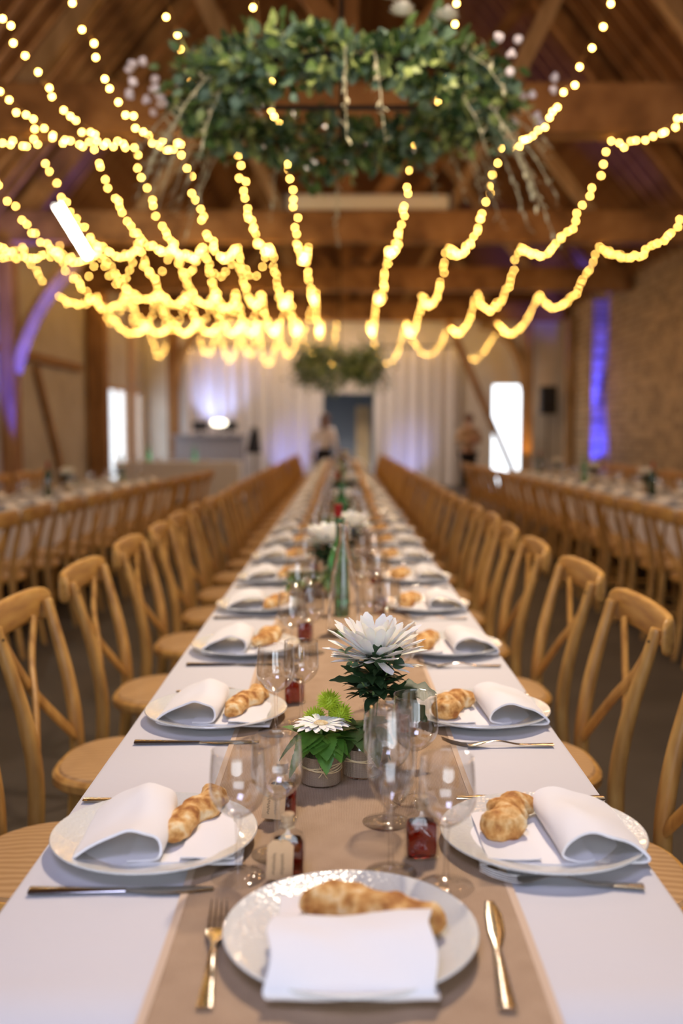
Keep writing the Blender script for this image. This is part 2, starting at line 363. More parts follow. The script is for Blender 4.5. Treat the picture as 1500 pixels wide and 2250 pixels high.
# dim back room behind the middle doorway
m = MB().box((.17, Y1 + 2.3, 1.2), (2.4, .1, 2.6)).box((-1.0, Y1 + 1.3, 1.2), (.1, 2, 2.6)).box((1.34, Y1 + 1.3, 1.2), (.1, 2, 2.6)).box((.17, Y1 + 1.3, 2.5), (2.4, 2.0, .1))
struct(m.build('wall_corridor', grey_panel, smooth=False))
d = struct(MB().box((.55, Y1 + 1.6, 1.0), (.36, .05, 1.95)).build('door_3', pale_beam, smooth=False))
MB().ball((.42, Y1 + 1.55, 1.0), .03).build('door_handle', steel, d)
# roof
for nm, xe in (('left', XL - .25), ('right', XR + .25)):
    m = MB(); s_ = 1 if xe > 0 else -1
    m.add([(xe, Y0 - .4, WZ + .02), (xe, Y1 + .4, WZ + .02), (XC, Y1 + .4, RZ + .3), (XC, Y0 - .4, RZ + .3),
           (xe, Y0 - .4, WZ + .17), (xe, Y1 + .4, WZ + .17), (XC, Y1 + .4, RZ + .45), (XC, Y0 - .4, RZ + .45)],
          [(0, 1, 2, 3), (4, 7, 6, 5), (0, 4, 5, 1), (3, 2, 6, 7), (0, 3, 7, 4), (1, 5, 6, 2)])
    struct(m.build('roof_' + nm, plank_mat, smooth=False))
SL = (RZ - WZ) / (XR - XC)
for side in (-1, 1):
    xe = XL if side < 0 else XR
    y = 4.4
    pr = None
    while y < 23.6:
        if pr is None:
            pr = struct(MB().beam((xe - (-.1 * side), 0, WZ - .02), (XC, 0, RZ + .14), .07, .13).build('rafter', beam_mat, smooth=False)); pr.location = (0, y, 0)
        else:
            c = pr.copy(); c.location = (0, y, 0); COL.objects.link(c)
        y += .42
# trusses
BY = [4.1, 8.97, 13.94, 18.6, 23.5]
def truss(y, posts=True, depth=.42):
    t = struct(thing('roof_truss', loc=(0, y, 0)))
    MB().box((XC, 0, 3.9 + depth / 2), (XR - XL, .30, depth)).build('tie_beam', beam_mat, t, smooth=False, bev=.02)
    zt = 3.9 + depth
    for s in (-1, 1):
        xe = XL if s < 0 else XR
        MB().beam((xe - s * .35, 0, zt), (XC, 0, RZ - .15), .2, .22).build('principal_rafter', beam_mat, t, smooth=False)
        MB().beam((XC + s * .1, 0, zt + .1), (XC + s * 2.3, 0, zt + 3.0), .14, .16).build('strut', beam_mat, t, smooth=False)
        MB().beam((XC + s * 3.1, 0, zt), (XC + s * 1.5, 0, zt + 2.0), .13, .15).build('strut', pale_beam, t, smooth=False)
        MB().beam((XC + s * 1.15, 0, zt), (XC + s * 1.9, 0, zt + 1.5), .12, .14).build('strut', pale_beam, t, smooth=False)
    MB().box((.05, 0, (zt + RZ) / 2), (.2, .18, RZ - zt)).build('king_post', post_mat, t, smooth=False)
    return t
tr_ = [truss(y) for y in BY]
for s in (-1, 1):
    for y, x0 in ((8.97, XL), (13.94, XL), (18.6, XL)) if s < 0 else ((8.97, XR),):
        xx = x0 - s * .19
        if s < 0 and 13 < y < 15: xx = XL + .10
        struct(MB().box((xx, y, 1.95), (.34 if xx != XL + .10 else .2, .34, 3.9)).build('post', post_mat, smooth=False, bev=.02))
        if y > 15: continue
        m = MB(); pts = []
        for i in range(9):
            a = i / 8 * PI / 2
            pts.append((xx - s * (.05 + 1.15 * (.55 * (1 - math.cos(a)) + .45 * i / 8)), y, 2.15 + 1.7 * (.45 * math.sin(a) + .55 * i / 8)))
        struct(m.tube(pts, .12, 4, up=(0, 1, 0)).build('knee_brace', pale_beam, smooth=False))
for x in (-3.92, 4.32):
    struct(MB().box((x, 23.4, 1.95), (.25, .25, 3.9)).build('post', post_mat if x < 0 else pale_beam, smooth=False, bev=.02))
    s = -1 if x < 0 else 1
    pts = [(x - s * (.05 + 1.05 * (1 - math.cos(i / 8 * PI / 2))), 23.4, 2.3 + 1.5 * math.sin(i / 8 * PI / 2)) for i in range(9)]
    struct(MB().tube(pts, .11, 4, up=(0, 1, 0)).build('knee_brace', pale_beam, smooth=False))
struct(MB().box((5.22, 23.0, 1.95), (.22, .25, 3.9)).build('post', pale_beam, smooth=False, bev=.02))
struct(MB().beam((2.45, 23.1, 3.85), (4.15, 23.1, .0), .14, .14, up=(0, 1, 0)).build('raking_brace', iron if False else beam_mat, smooth=False))
# half timbering on the left wall
for a, b in (((14.2, 2.45), (17.9, 2.45)), ((15.3, 2.3), (16.9, .2)), ((19.0, 2.6), (20.0, 2.6)), ((10, 2.45), (13.6, 2.45)), ((10.6, 2.3), (12.4, .2))):
    struct(MB().beam((XL + .02, a[0], a[1]), (XL + .02, b[0], b[1]), .13, .13).build('wall_timber', post_mat, smooth=False))
struct(MB().box((XL + .04, 22.25, 1.95), (.1, .3, 3.9)).build('trim_1', window_trim, smooth=False))
# stone pier on the right wall washed by a blue lamp
struct(MB().box((XR - .1, 20.5, 2.0), (.34, .36, 4.0)).build('wall_pier', stone_mat, smooth=False, bev=.02))

# ------------------------------------------------------------------ blue uplights
def uplight(loc, label, mt, rz=0):
    t = thing('uplight', label, 'lamp', None, loc)
    MB().box((0, 0, .07), (.2, .16, .14)).build('housing', black, t, smooth=False, bev=.01)
    MB().lathe([(.001, .145), (.05, .145), (.05, .15), (.001, .15)], 12).build('lens', mt, t)
    return t
BLUE = (.03, .045, 1)
uplight((5.1, 20.16, 0), 'small floor uplight washing the stone pier in blue', blue_led)
light('pier_wash', 'SPOT', (5.06, 19.98, .25), 5000, BLUE, size=.03, spot=13, blend=.7, target=(5.1, 20.3, 3.0))
light('pier_wash', 'SPOT', (5.06, 19.6, .2), 600, BLUE, size=.03, spot=40, blend=.8, target=(5.1, 20.3, 1.2))
uplight((-4.2, 13.6, 0), 'small floor uplight at the foot of the blue-lit left post', blue_led)
light('post_wash', 'SPOT', (-4.42, 13.35, .25), 1500, BLUE, size=.04, spot=26, blend=.8, target=(-4.35, 13.9, 2.8))
uplight((4.4, 13.4, 0), 'small floor uplight under the second beam beside the stone wall', blue_led)
light('beam_wash', 'SPOT', (4.4, 13.4, .3), 450, BLUE, size=.04, spot=26, blend=.8, target=(3.9, 15.0, 4.6))
uplight((-3.5, 22.9, 0), 'small floor uplight at the left edge of the white curtain', blue_led)
light('curtain_wash', 'SPOT', (-3.3, 22.85, 1.4), 110, (.42, .52, 1), size=.04, spot=70, blend=.9, target=(-2.9, 23.8, 2.3))
light('curtain_wash', 'SPOT', (-1.5, 22.6, .2), 55, (.30, .35, 1), size=.04, spot=60, blend=.9, target=(-1.2, 23.8, .9))
light('curtain_wash', 'SPOT', (1.5, 22.6, .2), 45, (.35, .42, 1), size=.04, spot=60, blend=.9, target=(1.6, 23.8, .9))

# ------------------------------------------------------------------ tables
def long_table(x, y0, y1, w, label, ang=0, drop=.25, name='banquet_table', clabel='', skew=0):
    t = thing(name, label, 'table', None, (x, y0, 0), ang)
    L = y1 - y0
    MB().box((0, L / 2, .727), (w - .02, L, .03)).build('tabletop', pale_beam, t, smooth=False)
    k = max(2, int(L / 1.8) + 1)
    for i in range(k):
        for s in (-1, 1):
            MB().box((s * (w / 2 - .12), .25 + (L - .5) * i / (k - 1), .356), (.05, .05, .712)).build('leg', iron, t, smooth=False)
    m = MB(); hw = w / 2; n = int(L / .12); rnd = random.Random(3)
    ph = [rnd.uniform(0, 6) for _ in range(6)]
    prof = [(-1, 1.), (-1, .7), (-1, .4), (-1, .12), (-1, .02), (-1, 0), (-.5, 0), (0, 0), (.5, 0), (1, 0), (1, .02), (1, .12), (1, .4), (1, .7), (1, 1.)]
    rows = []
    for i in range(n + 1):
        yy = -.012 + (L + .024) * i / n; r = []
        for s, q in prof:
            fold = .03 * q * (.5 + .5 * math.sin(yy * 9 + ph[0]) + .4 * math.sin(yy * 21 + ph[1]))
            x_ = s * (hw + (.004 if q > 0 else -.004) + fold) if abs(s) == 1 else s * hw
            r.append((x_, yy, .7505 - drop * q - (.0 if q else 0)))
        rows.append(r)
    m.strip(rows, 0)
    for yy, sg in ((-.012, -1), (L + .012, 1)):
        m.grid(9, 4, lambda u, v, yy=yy, sg=sg: ((u * 2 - 1) * hw * .999, yy + sg * (.0004 + .02 * v * (1 + math.sin(u * 20))), .7502 - drop * v))
    c = m.build('tablecloth', cloth, None)
    sd_ = c.modifiers.new('thickness', 'SOLIDIFY'); sd_.thickness = .0012; sd_.offset = 0; c.location = (x, y0, 0); c.rotation_euler = (0, 0, ang)
    tag(c, clabel, 'tablecloth')
    return t
TY0, TY1 = .875, 19.8
long_table(0, TY0, TY1, .806, 'long narrow banquet table running down the middle of the barn', clabel='white linen cloth on the long middle table')
# burlap runner with paler hems
t = thing('table_runner', 'brown burlap runner laid along the middle of the long centre table', 'table runner')
m = MB(); rows = []
n = 160
for i in range(n + 1):
    yy = TY0 + .005 + (TY1 - TY0 - .01) * i / n
    w0 = .004 * math.sin(yy * 2.1) + .002 * math.sin(yy * 7)
    rows.append([(-.192 + w0 + .392 * j / 8, yy, .7525 + (.0006 * math.sin(yy * 5 + j * 2))) for j in range(9)])
m.strip(rows, 0); m.build('weave', burlap, t, solid=-.0012)
for s in (0, 1):
    m = MB(); rr = []
    for r in rows:
        p = r[0] if s == 0 else r[-1]; d = .009
        rr.append([(p[0] - (d if s == 0 else 0) + d * q, p[1], .7535) for q in (0, 1)])
    m.strip(rr, 0).build('hem', hem_mat, t, solid=-.001)

# ------------------------------------------------------------------ chairs
def make_chair():
    t = thing('cross_back_chair', 'x', 'chair')
    # seat outline
    def outline(s, n=36):
        pts = []
        for k in range(n):
            a = 2 * PI * k / n; c, q = math.cos(a), math.sin(a)
            e = 2.7; x = .208 * math.copysign(abs(c) ** (2 / e), c); y = .205 * math.copysign(abs(q) ** (2 / e), q)
            x *= 1 + .06 * (y / .2); pts.append((x * s, y * s + .01))
        return pts
    m = MB(); o = outline(1); n = len(o)
    zs = [(.96, .432), (1, .440), (1, .458), (.96, .466)]
    vs = [(x * f, (y - .01) * f + .01, z) for f, z in zs for x, y in o]
    fs = [(i * n + k, i * n + (k + 1) % n, (i + 1) * n + (k + 1) % n, (i + 1) * n + k) for i in range(3) for k in range(n)] + [tuple(range(n))[::-1], tuple(3 * n + k for k in range(n))]
    m.add(vs, fs).build('seat_frame', chair_wood, t)
    m = MB(); zs = [(.93, .465), (.90, .472), (.6, .478), (.25, .480), (.01, .480)]
    vs = [(x * f, (y - .01) * f + .01, z) for f, z in zs for x, y in o]
    fs = [(i * n + k, i * n + (k + 1) % n, (i + 1) * n + (k + 1) % n, (i + 1) * n + k) for i in range(4) for k in range(n)] + [tuple(range(n))[::-1], tuple(4 * n + k for k in range(n))]
    m.add(vs, fs).build('seat', seat_mat, t)
    def spl(P, k=6):
        out = []
        P = [Vector(p) for p in P]
        for i in range(len(P) - 1):
            p0, p1, p2, p3 = P[max(i - 1, 0)], P[i], P[i + 1], P[min(i + 2, len(P) - 1)]
            for j in range(k):
                u = j / k
                out.append(.5 * ((2 * p1) + (p2 - p0) * u + (2 * p0 - 5 * p1 + 4 * p2 - p3) * u * u + (3 * p1 - p0 - 3 * p2 + p3) * u ** 3))
        out.append(P[-1]); return out
    for s in (-1, 1):
        P = spl([(s * .20, -.25, 0), (s * .19, -.212, .22), (s * .185, -.195, .45), (s * .192, -.215, .62), (s * .203, -.262, .80), (s * .206, -.277, .855)])
        rad = [.0155 + .0055 * math.sin(min(1, i / (len(P) * .8)) * PI) for i in range(len(P))]
        rad[-1] = .013
        MB().tube(P, rad, 10).build('leg', chair_wood, t)
        P = spl([(s * .165, .165, .44), (s * .172, .178, .25), (s * .182, .20, 0)])
        MB().tube(P, [.018 - .005 * i / (len(P) - 1) for i in range(len(P))], 10).build('leg', chair_wood, t)
        P = [(s * .19, -.215, .20), (s * .182, 0, .20), (s * .176, .185, .20)]
        MB().tube(P, .009, 8).build('stretcher', chair_wood, t)
        # crossing slat
        P = spl([(s * .135, -.292, .815), (s * .055, -.275, .715), (-s * .035, -.247 - .008 * s, .62), (-s * .172, -.196, .475)])
        MB().tube(P, .017, 8, sx=1, sy=.55, up=(0, 1, 0)).build('cross_slat', chair_wood, t)
    MB().tube([(-.18, -.06, .19), (0, -.06, .19), (.18, -.06, .19)], .009, 8).build('stretcher', chair_wood, t)
    # bowed top rail
    m = MB(); N = 30; rows = []
    for i in range(N + 1):
        u = math.sin((i / N * 2 - 1) * PI / 2) ; x = .252 * u; ed = math.sqrt(max(.03, 1 - max(0, (abs(u) - .93) / .07) ** 2))
        yb = -.300 - .017 * (1 - u * u) + (.018 * max(0, abs(u) - .85) / .15)
        hh = .046 * (1 - max(0, (abs(u) - .86) / .14) ** 3 * .45); zc = .842 + .004 * (1 - u * u) - .006 * max(0, (abs(u) - .7) / .3)
        sec = []
        for k in range(18):
            a = 2 * PI * k / 18; c, q = math.cos(a), math.sin(a)
            sec.append((x, yb + .0135 * ed * math.copysign(abs(c) ** .7, c), zc + hh * (.72 + .28 * ed) * math.copysign(abs(q) ** .55, q)))
        rows += sec
    fs = [(i * 18 + k, i * 18 + (k + 1) % 18, (i + 1) * 18 + (k + 1) % 18, (i + 1) * 18 + k) for i in range(N) for k in range(18)] + [tuple(range(18))[::-1], tuple(N * 18 + k for k in range(18))]
    m.add(rows, fs).build('top_rail', rail_wood, t, sharp=60)
    for s in (-1, 1):
        MB().ball((s * .211, -.258, .825), .005, 6).build('bolt', iron, t)
    return t
chairP = Proto(make_chair())
rnd = random.Random(11)
CG = 'cross-back chairs around the banquet tables'
# chair local front is +y; back about -.30
def side_row(xs_ys, face, fmt, start=0, jit=.04):
    for i, (x, y) in enumerate(xs_ys):
        chairP.put((x + rnd.uniform(-.012, .012), y, 0), face + rnd.uniform(-jit, jit), fmt % ORD[start + i], CG)
ly = [1.93, 2.54, 3.25, 4.00] + [4.63 + .61 * i for i in range(25)]
ry = [1.88, 2.53, 3.24, 3.92] + [4.56 + .61 * i for i in range(25)]
side_row([(-.84 + .285, y) for y in ly], -PI / 2, 'wooden cross-back chair, %s from the near end along the left of the middle table')
side_row([(.745 - .285 + .02, y) for y in ry], PI / 2, 'wooden cross-back chair, %s from the near end along the right of the middle table')

# side tables: slightly angled on the left
La = (-2.82, 4.4); Lb = (-2.40, 11.5)
ang = math.atan2(-(Lb[0] - La[0]), Lb[1] - La[1])
long_table(La[0], La[1], Lb[1] + .05, .8, 'banquet table parallel to the left wall', ang, .42, clabel='white cloth hanging over the left side table')
long_table(2.82, 4.4, 14.4, .8, 'banquet table parallel to the stone wall', R(.8), .42, clabel='white cloth hanging over the right side table')
def along(a, b, t, off):
    dx, dy = b[0] - a[0], b[1] - a[1]; L = math.hypot(dx, dy); ux, uy = dx / L, dy / L
    return (a[0] + ux * t - uy * off * -1, a[1] + uy * t + ux * off * -1)
n = 12
side_row([(La[0] + (Lb[0] - La[0]) * (i * .585 + .35) / 7.1 + .64, La[1] + i * .585 + .35) for i in range(n)], PI / 2 + ang, 'wooden cross-back chair, %s from the near end on the aisle side of the left table')
side_row([(La[0] + (Lb[0] - La[0]) * (i * .585 + .35) / 7.1 - .64, La[1] + i * .585 + .35) for i in range(n)], -PI / 2 + ang, 'wooden cross-back chair, %s from the near end on the wall side of the left table')
n = 17
side_row([(2.82 - .014 * (i * .585 + .3) - .64, 4.7 + i * .585) for i in range(n)], -PI / 2, 'wooden cross-back chair, %s from the near end on the aisle side of the right table')
side_row([(2.82 - .014 * (i * .585 + .3) + .64, 4.7 + i * .585) for i in range(n)], PI / 2, 'wooden cross-back chair, %s from the near end on the stone-wall side of the right table')
# ------------------------------------------------------------------ tableware
def make_plate():
    pr = [(.001, .004), (.075, .004), (.080, 0.0), (.086, 0.0), (.092, .006), (.118, .013), (.1385, .0195), (.1405, .0215), (.1395, .0232), (.136, .0225), (.115, .0165), (.092, .0105), (.084, .0085), (.001, .0085)]
    o = MB().lathe(pr, 72).build('dinner_plate', plate_mat, sharp=60)
    return tag(o, 'x', 'plate')
def make_napkin(seed):
    rn = random.Random(seed)
    a, b, c, d = [rn.uniform(-1, 1) for _ in range(4)]
    # cross-section in (v, z) seen along u ; lies on the plate
    pk = .038 + .003 * a
    P = [(.098, .0), (.05, 0), (0, 0), (-.06, 0), (-.108, .001), (-.118, .004), (-.113, .011), (-.090, .024), (-.064, .034), (-.042, pk), (-.022, .035), (-.010, .026), (-.008, .014), (-.014, .006), (-.03, .0045), (-.05, .005)]
    P = [Vector((p[0], p[1], 0)) for p in P]; Q = []
    for i in range(len(P) - 1):
        p0, p1, p2, p3 = P[max(i - 1, 0)], P[i], P[i + 1], P[min(i + 2, len(P) - 1)]
        for j in range(3):
            u = j / 3
            Q.append(.5 * ((2 * p1) + (p2 - p0) * u + (2 * p0 - 5 * p1 + 4 * p2 - p3) * u * u + (3 * p1 - p0 - 3 * p2 + p3) * u ** 3))
    Q.append(P[-1])
    rows = []; N = 14
    for i in range(N + 1):
        u = (i / N * 2 - 1)
        r = []
        for j, q in enumerate(Q):
            h = max(0, q.y - .005) / .045
            vv = q.x + h * (.010 * math.sin(u * 1.9 + b) + .005 * c * u)
            zz = q.y * (1 + .10 * math.sin(u * 3 + d * 3) * (1 if h > 0 else 0)) + .0006 * math.sin(u * 7 + j)
            r.append((u * .084 + .003 * math.sin(j * .7 + a), vv, max(zz, 0) + .002))
        rows.append(r)
    o = MB().strip(rows, 0).build('napkin', napkin_mat, solid=-.0035, sharp=60)
    # soften and give a second folded layer at the inner edge
    m2 = MB(); rows = []
    for i in range(9):
        u = i / 8 * 2 - 1
        rows.append([(u * .081, .088 - .07 * q / 4, .0075 + .0015 * math.sin(u * 4 + q)) for q in range(5)])
    m2.strip(rows, 0).build('folded_edge', napkin_mat, o, solid=-.002)
    return tag(o, 'x', 'napkin')
def make_bread(seed, L=.168, fat=1.):
    rn = random.Random(seed); N = 40; n = 20; vs = []; bend = rn.uniform(-.012, .012); lumps = [(rn.uniform(-.85, .85), rn.uniform(.05, .11), rn.uniform(.0, .0035)) for _ in range(5)]
    tw = rn.uniform(0, 6)
    for i in range(N + 1):
        u = i / N * 2 - 1
        base = (1 - abs(u) ** 4.0) ** .5 if abs(u) < 1 else 0
        r = .0215 * fat * (base * (1 - .12 * u) + .02)
        r *= 1 + .10 * math.sin(u * 11 + tw) * (1 - abs(u)) + sum(l[2] / .02 * math.exp(-((u - l[0]) / l[1]) ** 2) for l in lumps) * .8
        for k in range(n):
            a = 2 * PI * k / n
            rr = r * (1 + .10 * math.sin(a * 2 + u * 9 + tw) + .05 * math.sin(5 * a - u * 13) + rn.uniform(-.015, .015))
            y = math.cos(a) * rr * 1.12; z = math.sin(a) * rr * .95
            vs.append((u * L / 2, y + bend * u * u + .004 * math.sin(u * 5 + tw), max(z, -.013 * fat)))
    fs = [(i * n + k, i * n + (k + 1) % n, (i + 1) * n + (k + 1) % n, (i + 1) * n + k) for i in range(N) for k in range(n)] + [tuple(range(n))[::-1], tuple(N * n + k for k in range(n))]
    zmin = min(v[2] for v in vs); vs = [(x, y, z - zmin) for x, y, z in vs]
    return tag(MB().add(vs, fs).build('bread_roll', crust, sharp=80), 'x', 'bread')
def make_knife():
    t = thing('table_knife', 'x', 'knife')
    m = MB(); P = []; 
    N = 16
    def ribbon(f, z0, y0, y1, N=16):
        vs = []
        for i in range(N + 1):
            u = i / N; w, th, dx = f(u); y = y0 + (y1 - y0) * u
            for a in range(8):
                c, q = math.cos(2 * PI * a / 8), math.sin(2 * PI * a / 8)
                vs.append((dx + w * c, y, z0 + th * (q + 1)))
        fs = [(i * 8 + k, i * 8 + (k + 1) % 8, (i + 1) * 8 + (k + 1) % 8, (i + 1) * 8 + k) for i in range(N) for k in range(8)] + [tuple(range(8))[::-1], tuple(N * 8 + k for k in range(8))]
        return vs, fs
    MB().add(*ribbon(lambda u: (.0095 - .0045 * u, .0032 - .0008 * u, 0), 0, -.118, 0)).build('handle', steel, t)
    MB().add(*ribbon(lambda u: (.0045 + .0055 * min(1, u * 3) * (1 - max(0, u - .7) / .3 * .75), .0010, .002 * math.sin(u * 3)), .0015, 0, .108)).build('blade', steel, t)
    return t
def make_fork():
    t = thing('table_fork', 'x', 'fork')
    vs = []; N = 18
    for i in range(N + 1):
        u = i / N; y = -.110 + .155 * u
        w = .0085 - .0055 * min(1, u * 1.5) if u < .72 else .003 + .009 * min(1, (u - .72) / .2)
        z = .002 + .006 * math.sin(min(1, max(0, (u - .35) / .65)) * PI) ** 2 * 1.2
        for a in range(6):
            c, q = math.cos(2 * PI * a / 6), math.sin(2 * PI * a / 6); vs.append((w * c, y, z + .0014 * (q + 1)))
    fs = [(i * 6 + k, i * 6 + (k + 1) % 6, (i + 1) * 6 + (k + 1) % 6, (i + 1) * 6 + k) for i in range(N) for k in range(6)] + [tuple(range(6))[::-1], tuple(N * 6 + k for k in range(6))]
    MB().add(vs, fs).build('handle', steel, t)
    for k in range(4):
        x = -.0093 + .0062 * k
        MB().tube([(x, .040, .003), (x, .055, .004), (x, .075, .009), (x * .95, .092, .016)], [.0016, .0016, .0014, .0007], 6).build('tine', steel, t)
    return t
def make_glass(h=.165, rb=.036, bowl=.088, name='wine_glass', lod=False, foot_r=.034, rim=.0325):
    n = 16 if lod else 40
    z1 = h - bowl
    def br(u):  # bowl radius
        return rb * math.sin(min(1, u / .42) * PI / 2) ** .62 if u < .42 else rb + (rim - rb) * ((u - .42) / .58) ** 1.5
    N = 8 if lod else 22
    out = [(max(.0045, br((i / N) ** 1.3)), z1 + bowl * (i / N) ** 1.3) for i in range(N + 1)]
    inn = [(max(.0008, r - .0011), z + (.004 if i < 2 else .0)) for i, (r, z) in enumerate(out)][::-1]
    inn[-1] = (.0008, z1 + .006)
    if lod:
        o = MB().lathe([(.001, .002), (foot_r, 0), (foot_r * .95, .002), (.006, .006), (.003, .02), (.0032, z1 - .005)] + out, n).build(name, thin)
        return tag(o, 'x', 'glass')
    t = thing(name, 'x', 'glass')
    MB().lathe(out + [(rim + .0003, h + .0006), (rim - .0011, h + .0004)] + inn, n).build('bowl', thin, t, sharp=80)
    MB().lathe([(.0008, 0), (foot_r, 0), (foot_r + .0008, .001), (foot_r, .0018), (foot_r * .6, .0032), (.008, .0062), (.0045, .012), (.0034, .025), (.0032, z1 * .7), (.0042, z1 - .004), (.0062, z1 + .003), (.004, z1 + .006), (.0008, z1 + .0065)], 32).build('stem', stemg, t, sharp=70)
    return t
def make_favour(tagged=True, flip=1):
    t = thing('drink_flask', 'x', 'bottle')
    def sq(s, z, e=4.):
        return [(s * math.copysign(abs(math.cos(a)) ** (2 / e), math.cos(a)), .62 * s * math.copysign(abs(math.sin(a)) ** (2 / e), math.sin(a)), z) for a in [2 * PI * k / 24 for k in range(24)]]
    def loft(secs):
        n = 24; vs = [p for s in secs for p in s]
        return vs, [(i * n + k, i * n + (k + 1) % n, (i + 1) * n + (k + 1) % n, (i + 1) * n + k) for i in range(len(secs) - 1) for k in range(n)] + [tuple(range(n))[::-1], tuple((len(secs) - 1) * n + k for k in range(n))]
    MB().add(*loft([sq(.018, .0035), sq(.0198, .006), sq(.0198, .046), sq(.017, .0505)])).build('liquid', amber, t)
    secs = [sq(.019, 0), sq(.0222, .002), sq(.0222, .048), sq(.019, .056), sq(.0105, .061, 2.3), sq(.0092, .064, 2.0), sq(.0092, .071, 2), sq(.011, .072, 2), sq(.011, .074, 2)]
    for s_ in secs[4:]:
        for i, p in enumerate(s_): s_[i] = (p[0], p[1] / .62, p[2])
    MB().add(*loft(secs)).build('flask', thin, t)
    MB().lathe([(.0075, .066), (.0088, .083), (.001, .0835)], 16).build('cork', cork_mat, t)
    if tagged:
        M = Matrix.Translation((-.010 * flip, -.0175, .030)) @ Matrix.Rotation(R(-9), 4, 'X') @ Matrix.Rotation(R(3 * flip), 4, 'Y')
        m = MB(); w, h = .0165, .0245
        out = [(-w, -h), (w, -h), (w, h - .007), (w - .007, h), (-w + .007, h), (-w, h - .007)]
        m.add([(x, 0, z) for x, z in out] + [(x, .0008, z) for x, z in out], [(0, 1, 2, 3, 4, 5), (11, 10, 9, 8, 7, 6)] + [(i, (i + 1) % 6, 6 + (i + 1) % 6, 6 + i) for i in range(6)], M)
        tg = m.build('tag', kraft, t, smooth=False)
        m = MB(); rn = random.Random(4)
        for row, x0 in enumerate((-.0075, .003)):
            P = [(x0 + .0022 * math.sin(i * 1.9 + row) + rn.uniform(-.0009, .0009), -.0006, -.018 + .0011 * i) for i in range(25)]
            m.tube([tuple(M @ Vector(p)) for p in P], .00028, 4)
        m.build('handwriting', ink, tg)
        P = [(-.010 * flip, -.0185, .053), (-.006 * flip, -.013, .060), (0, -.011, .067), (.008, -.007, .068), (.0, .011, .0675), (-.010, -.004, .0675)]
        MB().tube(P, .0007, 5).build('twine', raffia, t)
    return t
plateP = Proto(make_plate())
napPs = [Proto(make_napkin(s)) for s in (1, 2, 5)]
breadPs = [Proto(make_bread(s, L, f)) for s, L, f in ((3, .172, 1.0), (8, .14, 1.05), (12, .165, .95), (21, .15, 1.05), (30, .185, .86))]
knifeP, forkP = Proto(make_knife()), Proto(make_fork())
glassP = Proto(make_glass()); glassS = Proto(make_glass(.160, .0345, .084)); fluteP = Proto(make_glass(.218, .031, .135, 'champagne_flute', rim=.026, foot_r=.033))
lodP = Proto(make_glass(lod=True)); favP = Proto(make_favour(True, 1)); favQ = Proto(make_favour(False))
PZ = .7512; RZ_ = .7538   # on cloth, on runner

def setting(cx, cy, face, who, k, spec):
    """face: angle so that local +y (v) points to the table centre, local +x (u) is the diner's right"""
    c, s = math.cos(face), math.sin(face)
    def at(u, v, z): return (cx + c * u - s * v, cy + s * u + c * v, z)
    def L(desc): return (desc + ' ' + who)
    zp = PZ + (.0025 if spec == 'front' else 0)
    plateP.put((cx, cy, zp), face, L('round pearly white plate'), 'white dinner plates')
    nap = napPs[{'front': 0, 'L0': 1, 'R0': 2}.get(spec, (k * 7 + len(who)) % 3)]
    nap.put(at(0, {'front': -.006, 'L0': .026}.get(spec, 0 if face > 0 else .018), zp + .0095), face + (0 if spec == 'front' else rnd.uniform(-.06, .06)), L('rolled white linen napkin'), 'folded white napkins')
    bi = {'front': 0, 'L0': 4, 'R0': 1}.get(spec, rnd.randrange(4) if k != 1 or who.find('left') < 0 else 4)
    bu, bv, br_ = {'front': (.026, .026, -.36), 'L0': (-.045, .048, -.30), 'R0': (.03, .044, -.42)}.get(spec, (rnd.uniform(-.03, .02), .055, rnd.uniform(-.5, -.2)))
    zb = zp + .0165
    breadPs[bi].put(at(bu, bv, zb), face + br_, L('golden crusty bread roll'), 'bread rolls on the plates')
    if k < 14:
        ku, kr = {'front': (.160, -.066), 'L0': (.143, .03)}.get(spec, (.166, rnd.uniform(-.04, .04)))
        knifeP.put(at(ku, -.01, RZ_ if spec == 'front' else PZ + .0015), face + kr, L('steel table knife beside the plate'), 'steel table knives')
        fu, fv, fr_ = {'front': (-.149, -.015, .05), 'R0': (-.122, .01, -.12), 'L0': (-.158, -.03, 0)}.get(spec, (-.185, 0., rnd.uniform(-.04, .04)))
        forkP.put(at(fu, fv, RZ_ if spec == 'front' else PZ + .0015), face + fr_, L('steel table fork beside the plate'), 'steel table forks')
    if spec == 'front': g = [(.053, .181, fluteP, 'tall clear champagne flute'), (.120, .142, glassP, 'clear stemmed wine glass')]
    elif spec == 'R0': g = [(.073, .211, glassS, 'smaller clear wine glass'), (.160, .164, glassP, 'larger clear wine glass')]
    elif who.find('left') >= 0: g = [(.105, .125, glassP, 'larger clear wine glass'), (.038, .170, glassS, 'smaller clear wine glass')]
    else: g = [(.06, .20, glassS, 'smaller clear wine glass'), (.12, .150, glassP, 'larger clear wine glass')]
    for u, v, gp, d in g:
        x, y, z = at(u, v, RZ_ if abs(at(u, v, 0)[0]) < .17 else RZ_)
        if k >= 12 and gp is not fluteP: gp = lodP
        gp.put((x, y, z), rnd.uniform(0, 6), L(d), 'wine glasses on the tables')
    if k < 16:
        fu, fv = {'front': (-.078, .170), 'L0': (-.09, .170), 'R0': (-.046, .170)}.get(spec, (-.10, .150))
        (favP if spec in ('front', 'L0') else favQ).put(at(fu, fv, RZ_), {'front': .06, 'L0': -.1, 'R0': .1}.get(spec, rnd.uniform(-.3, .3)), L('little corked flask of amber red drink'), 'small flasks of red drink')
setting(.010, 1.055, 0, 'at the head of the middle table', 0, 'front')
PY = [1.33 + .61 * i for i in range(30)]
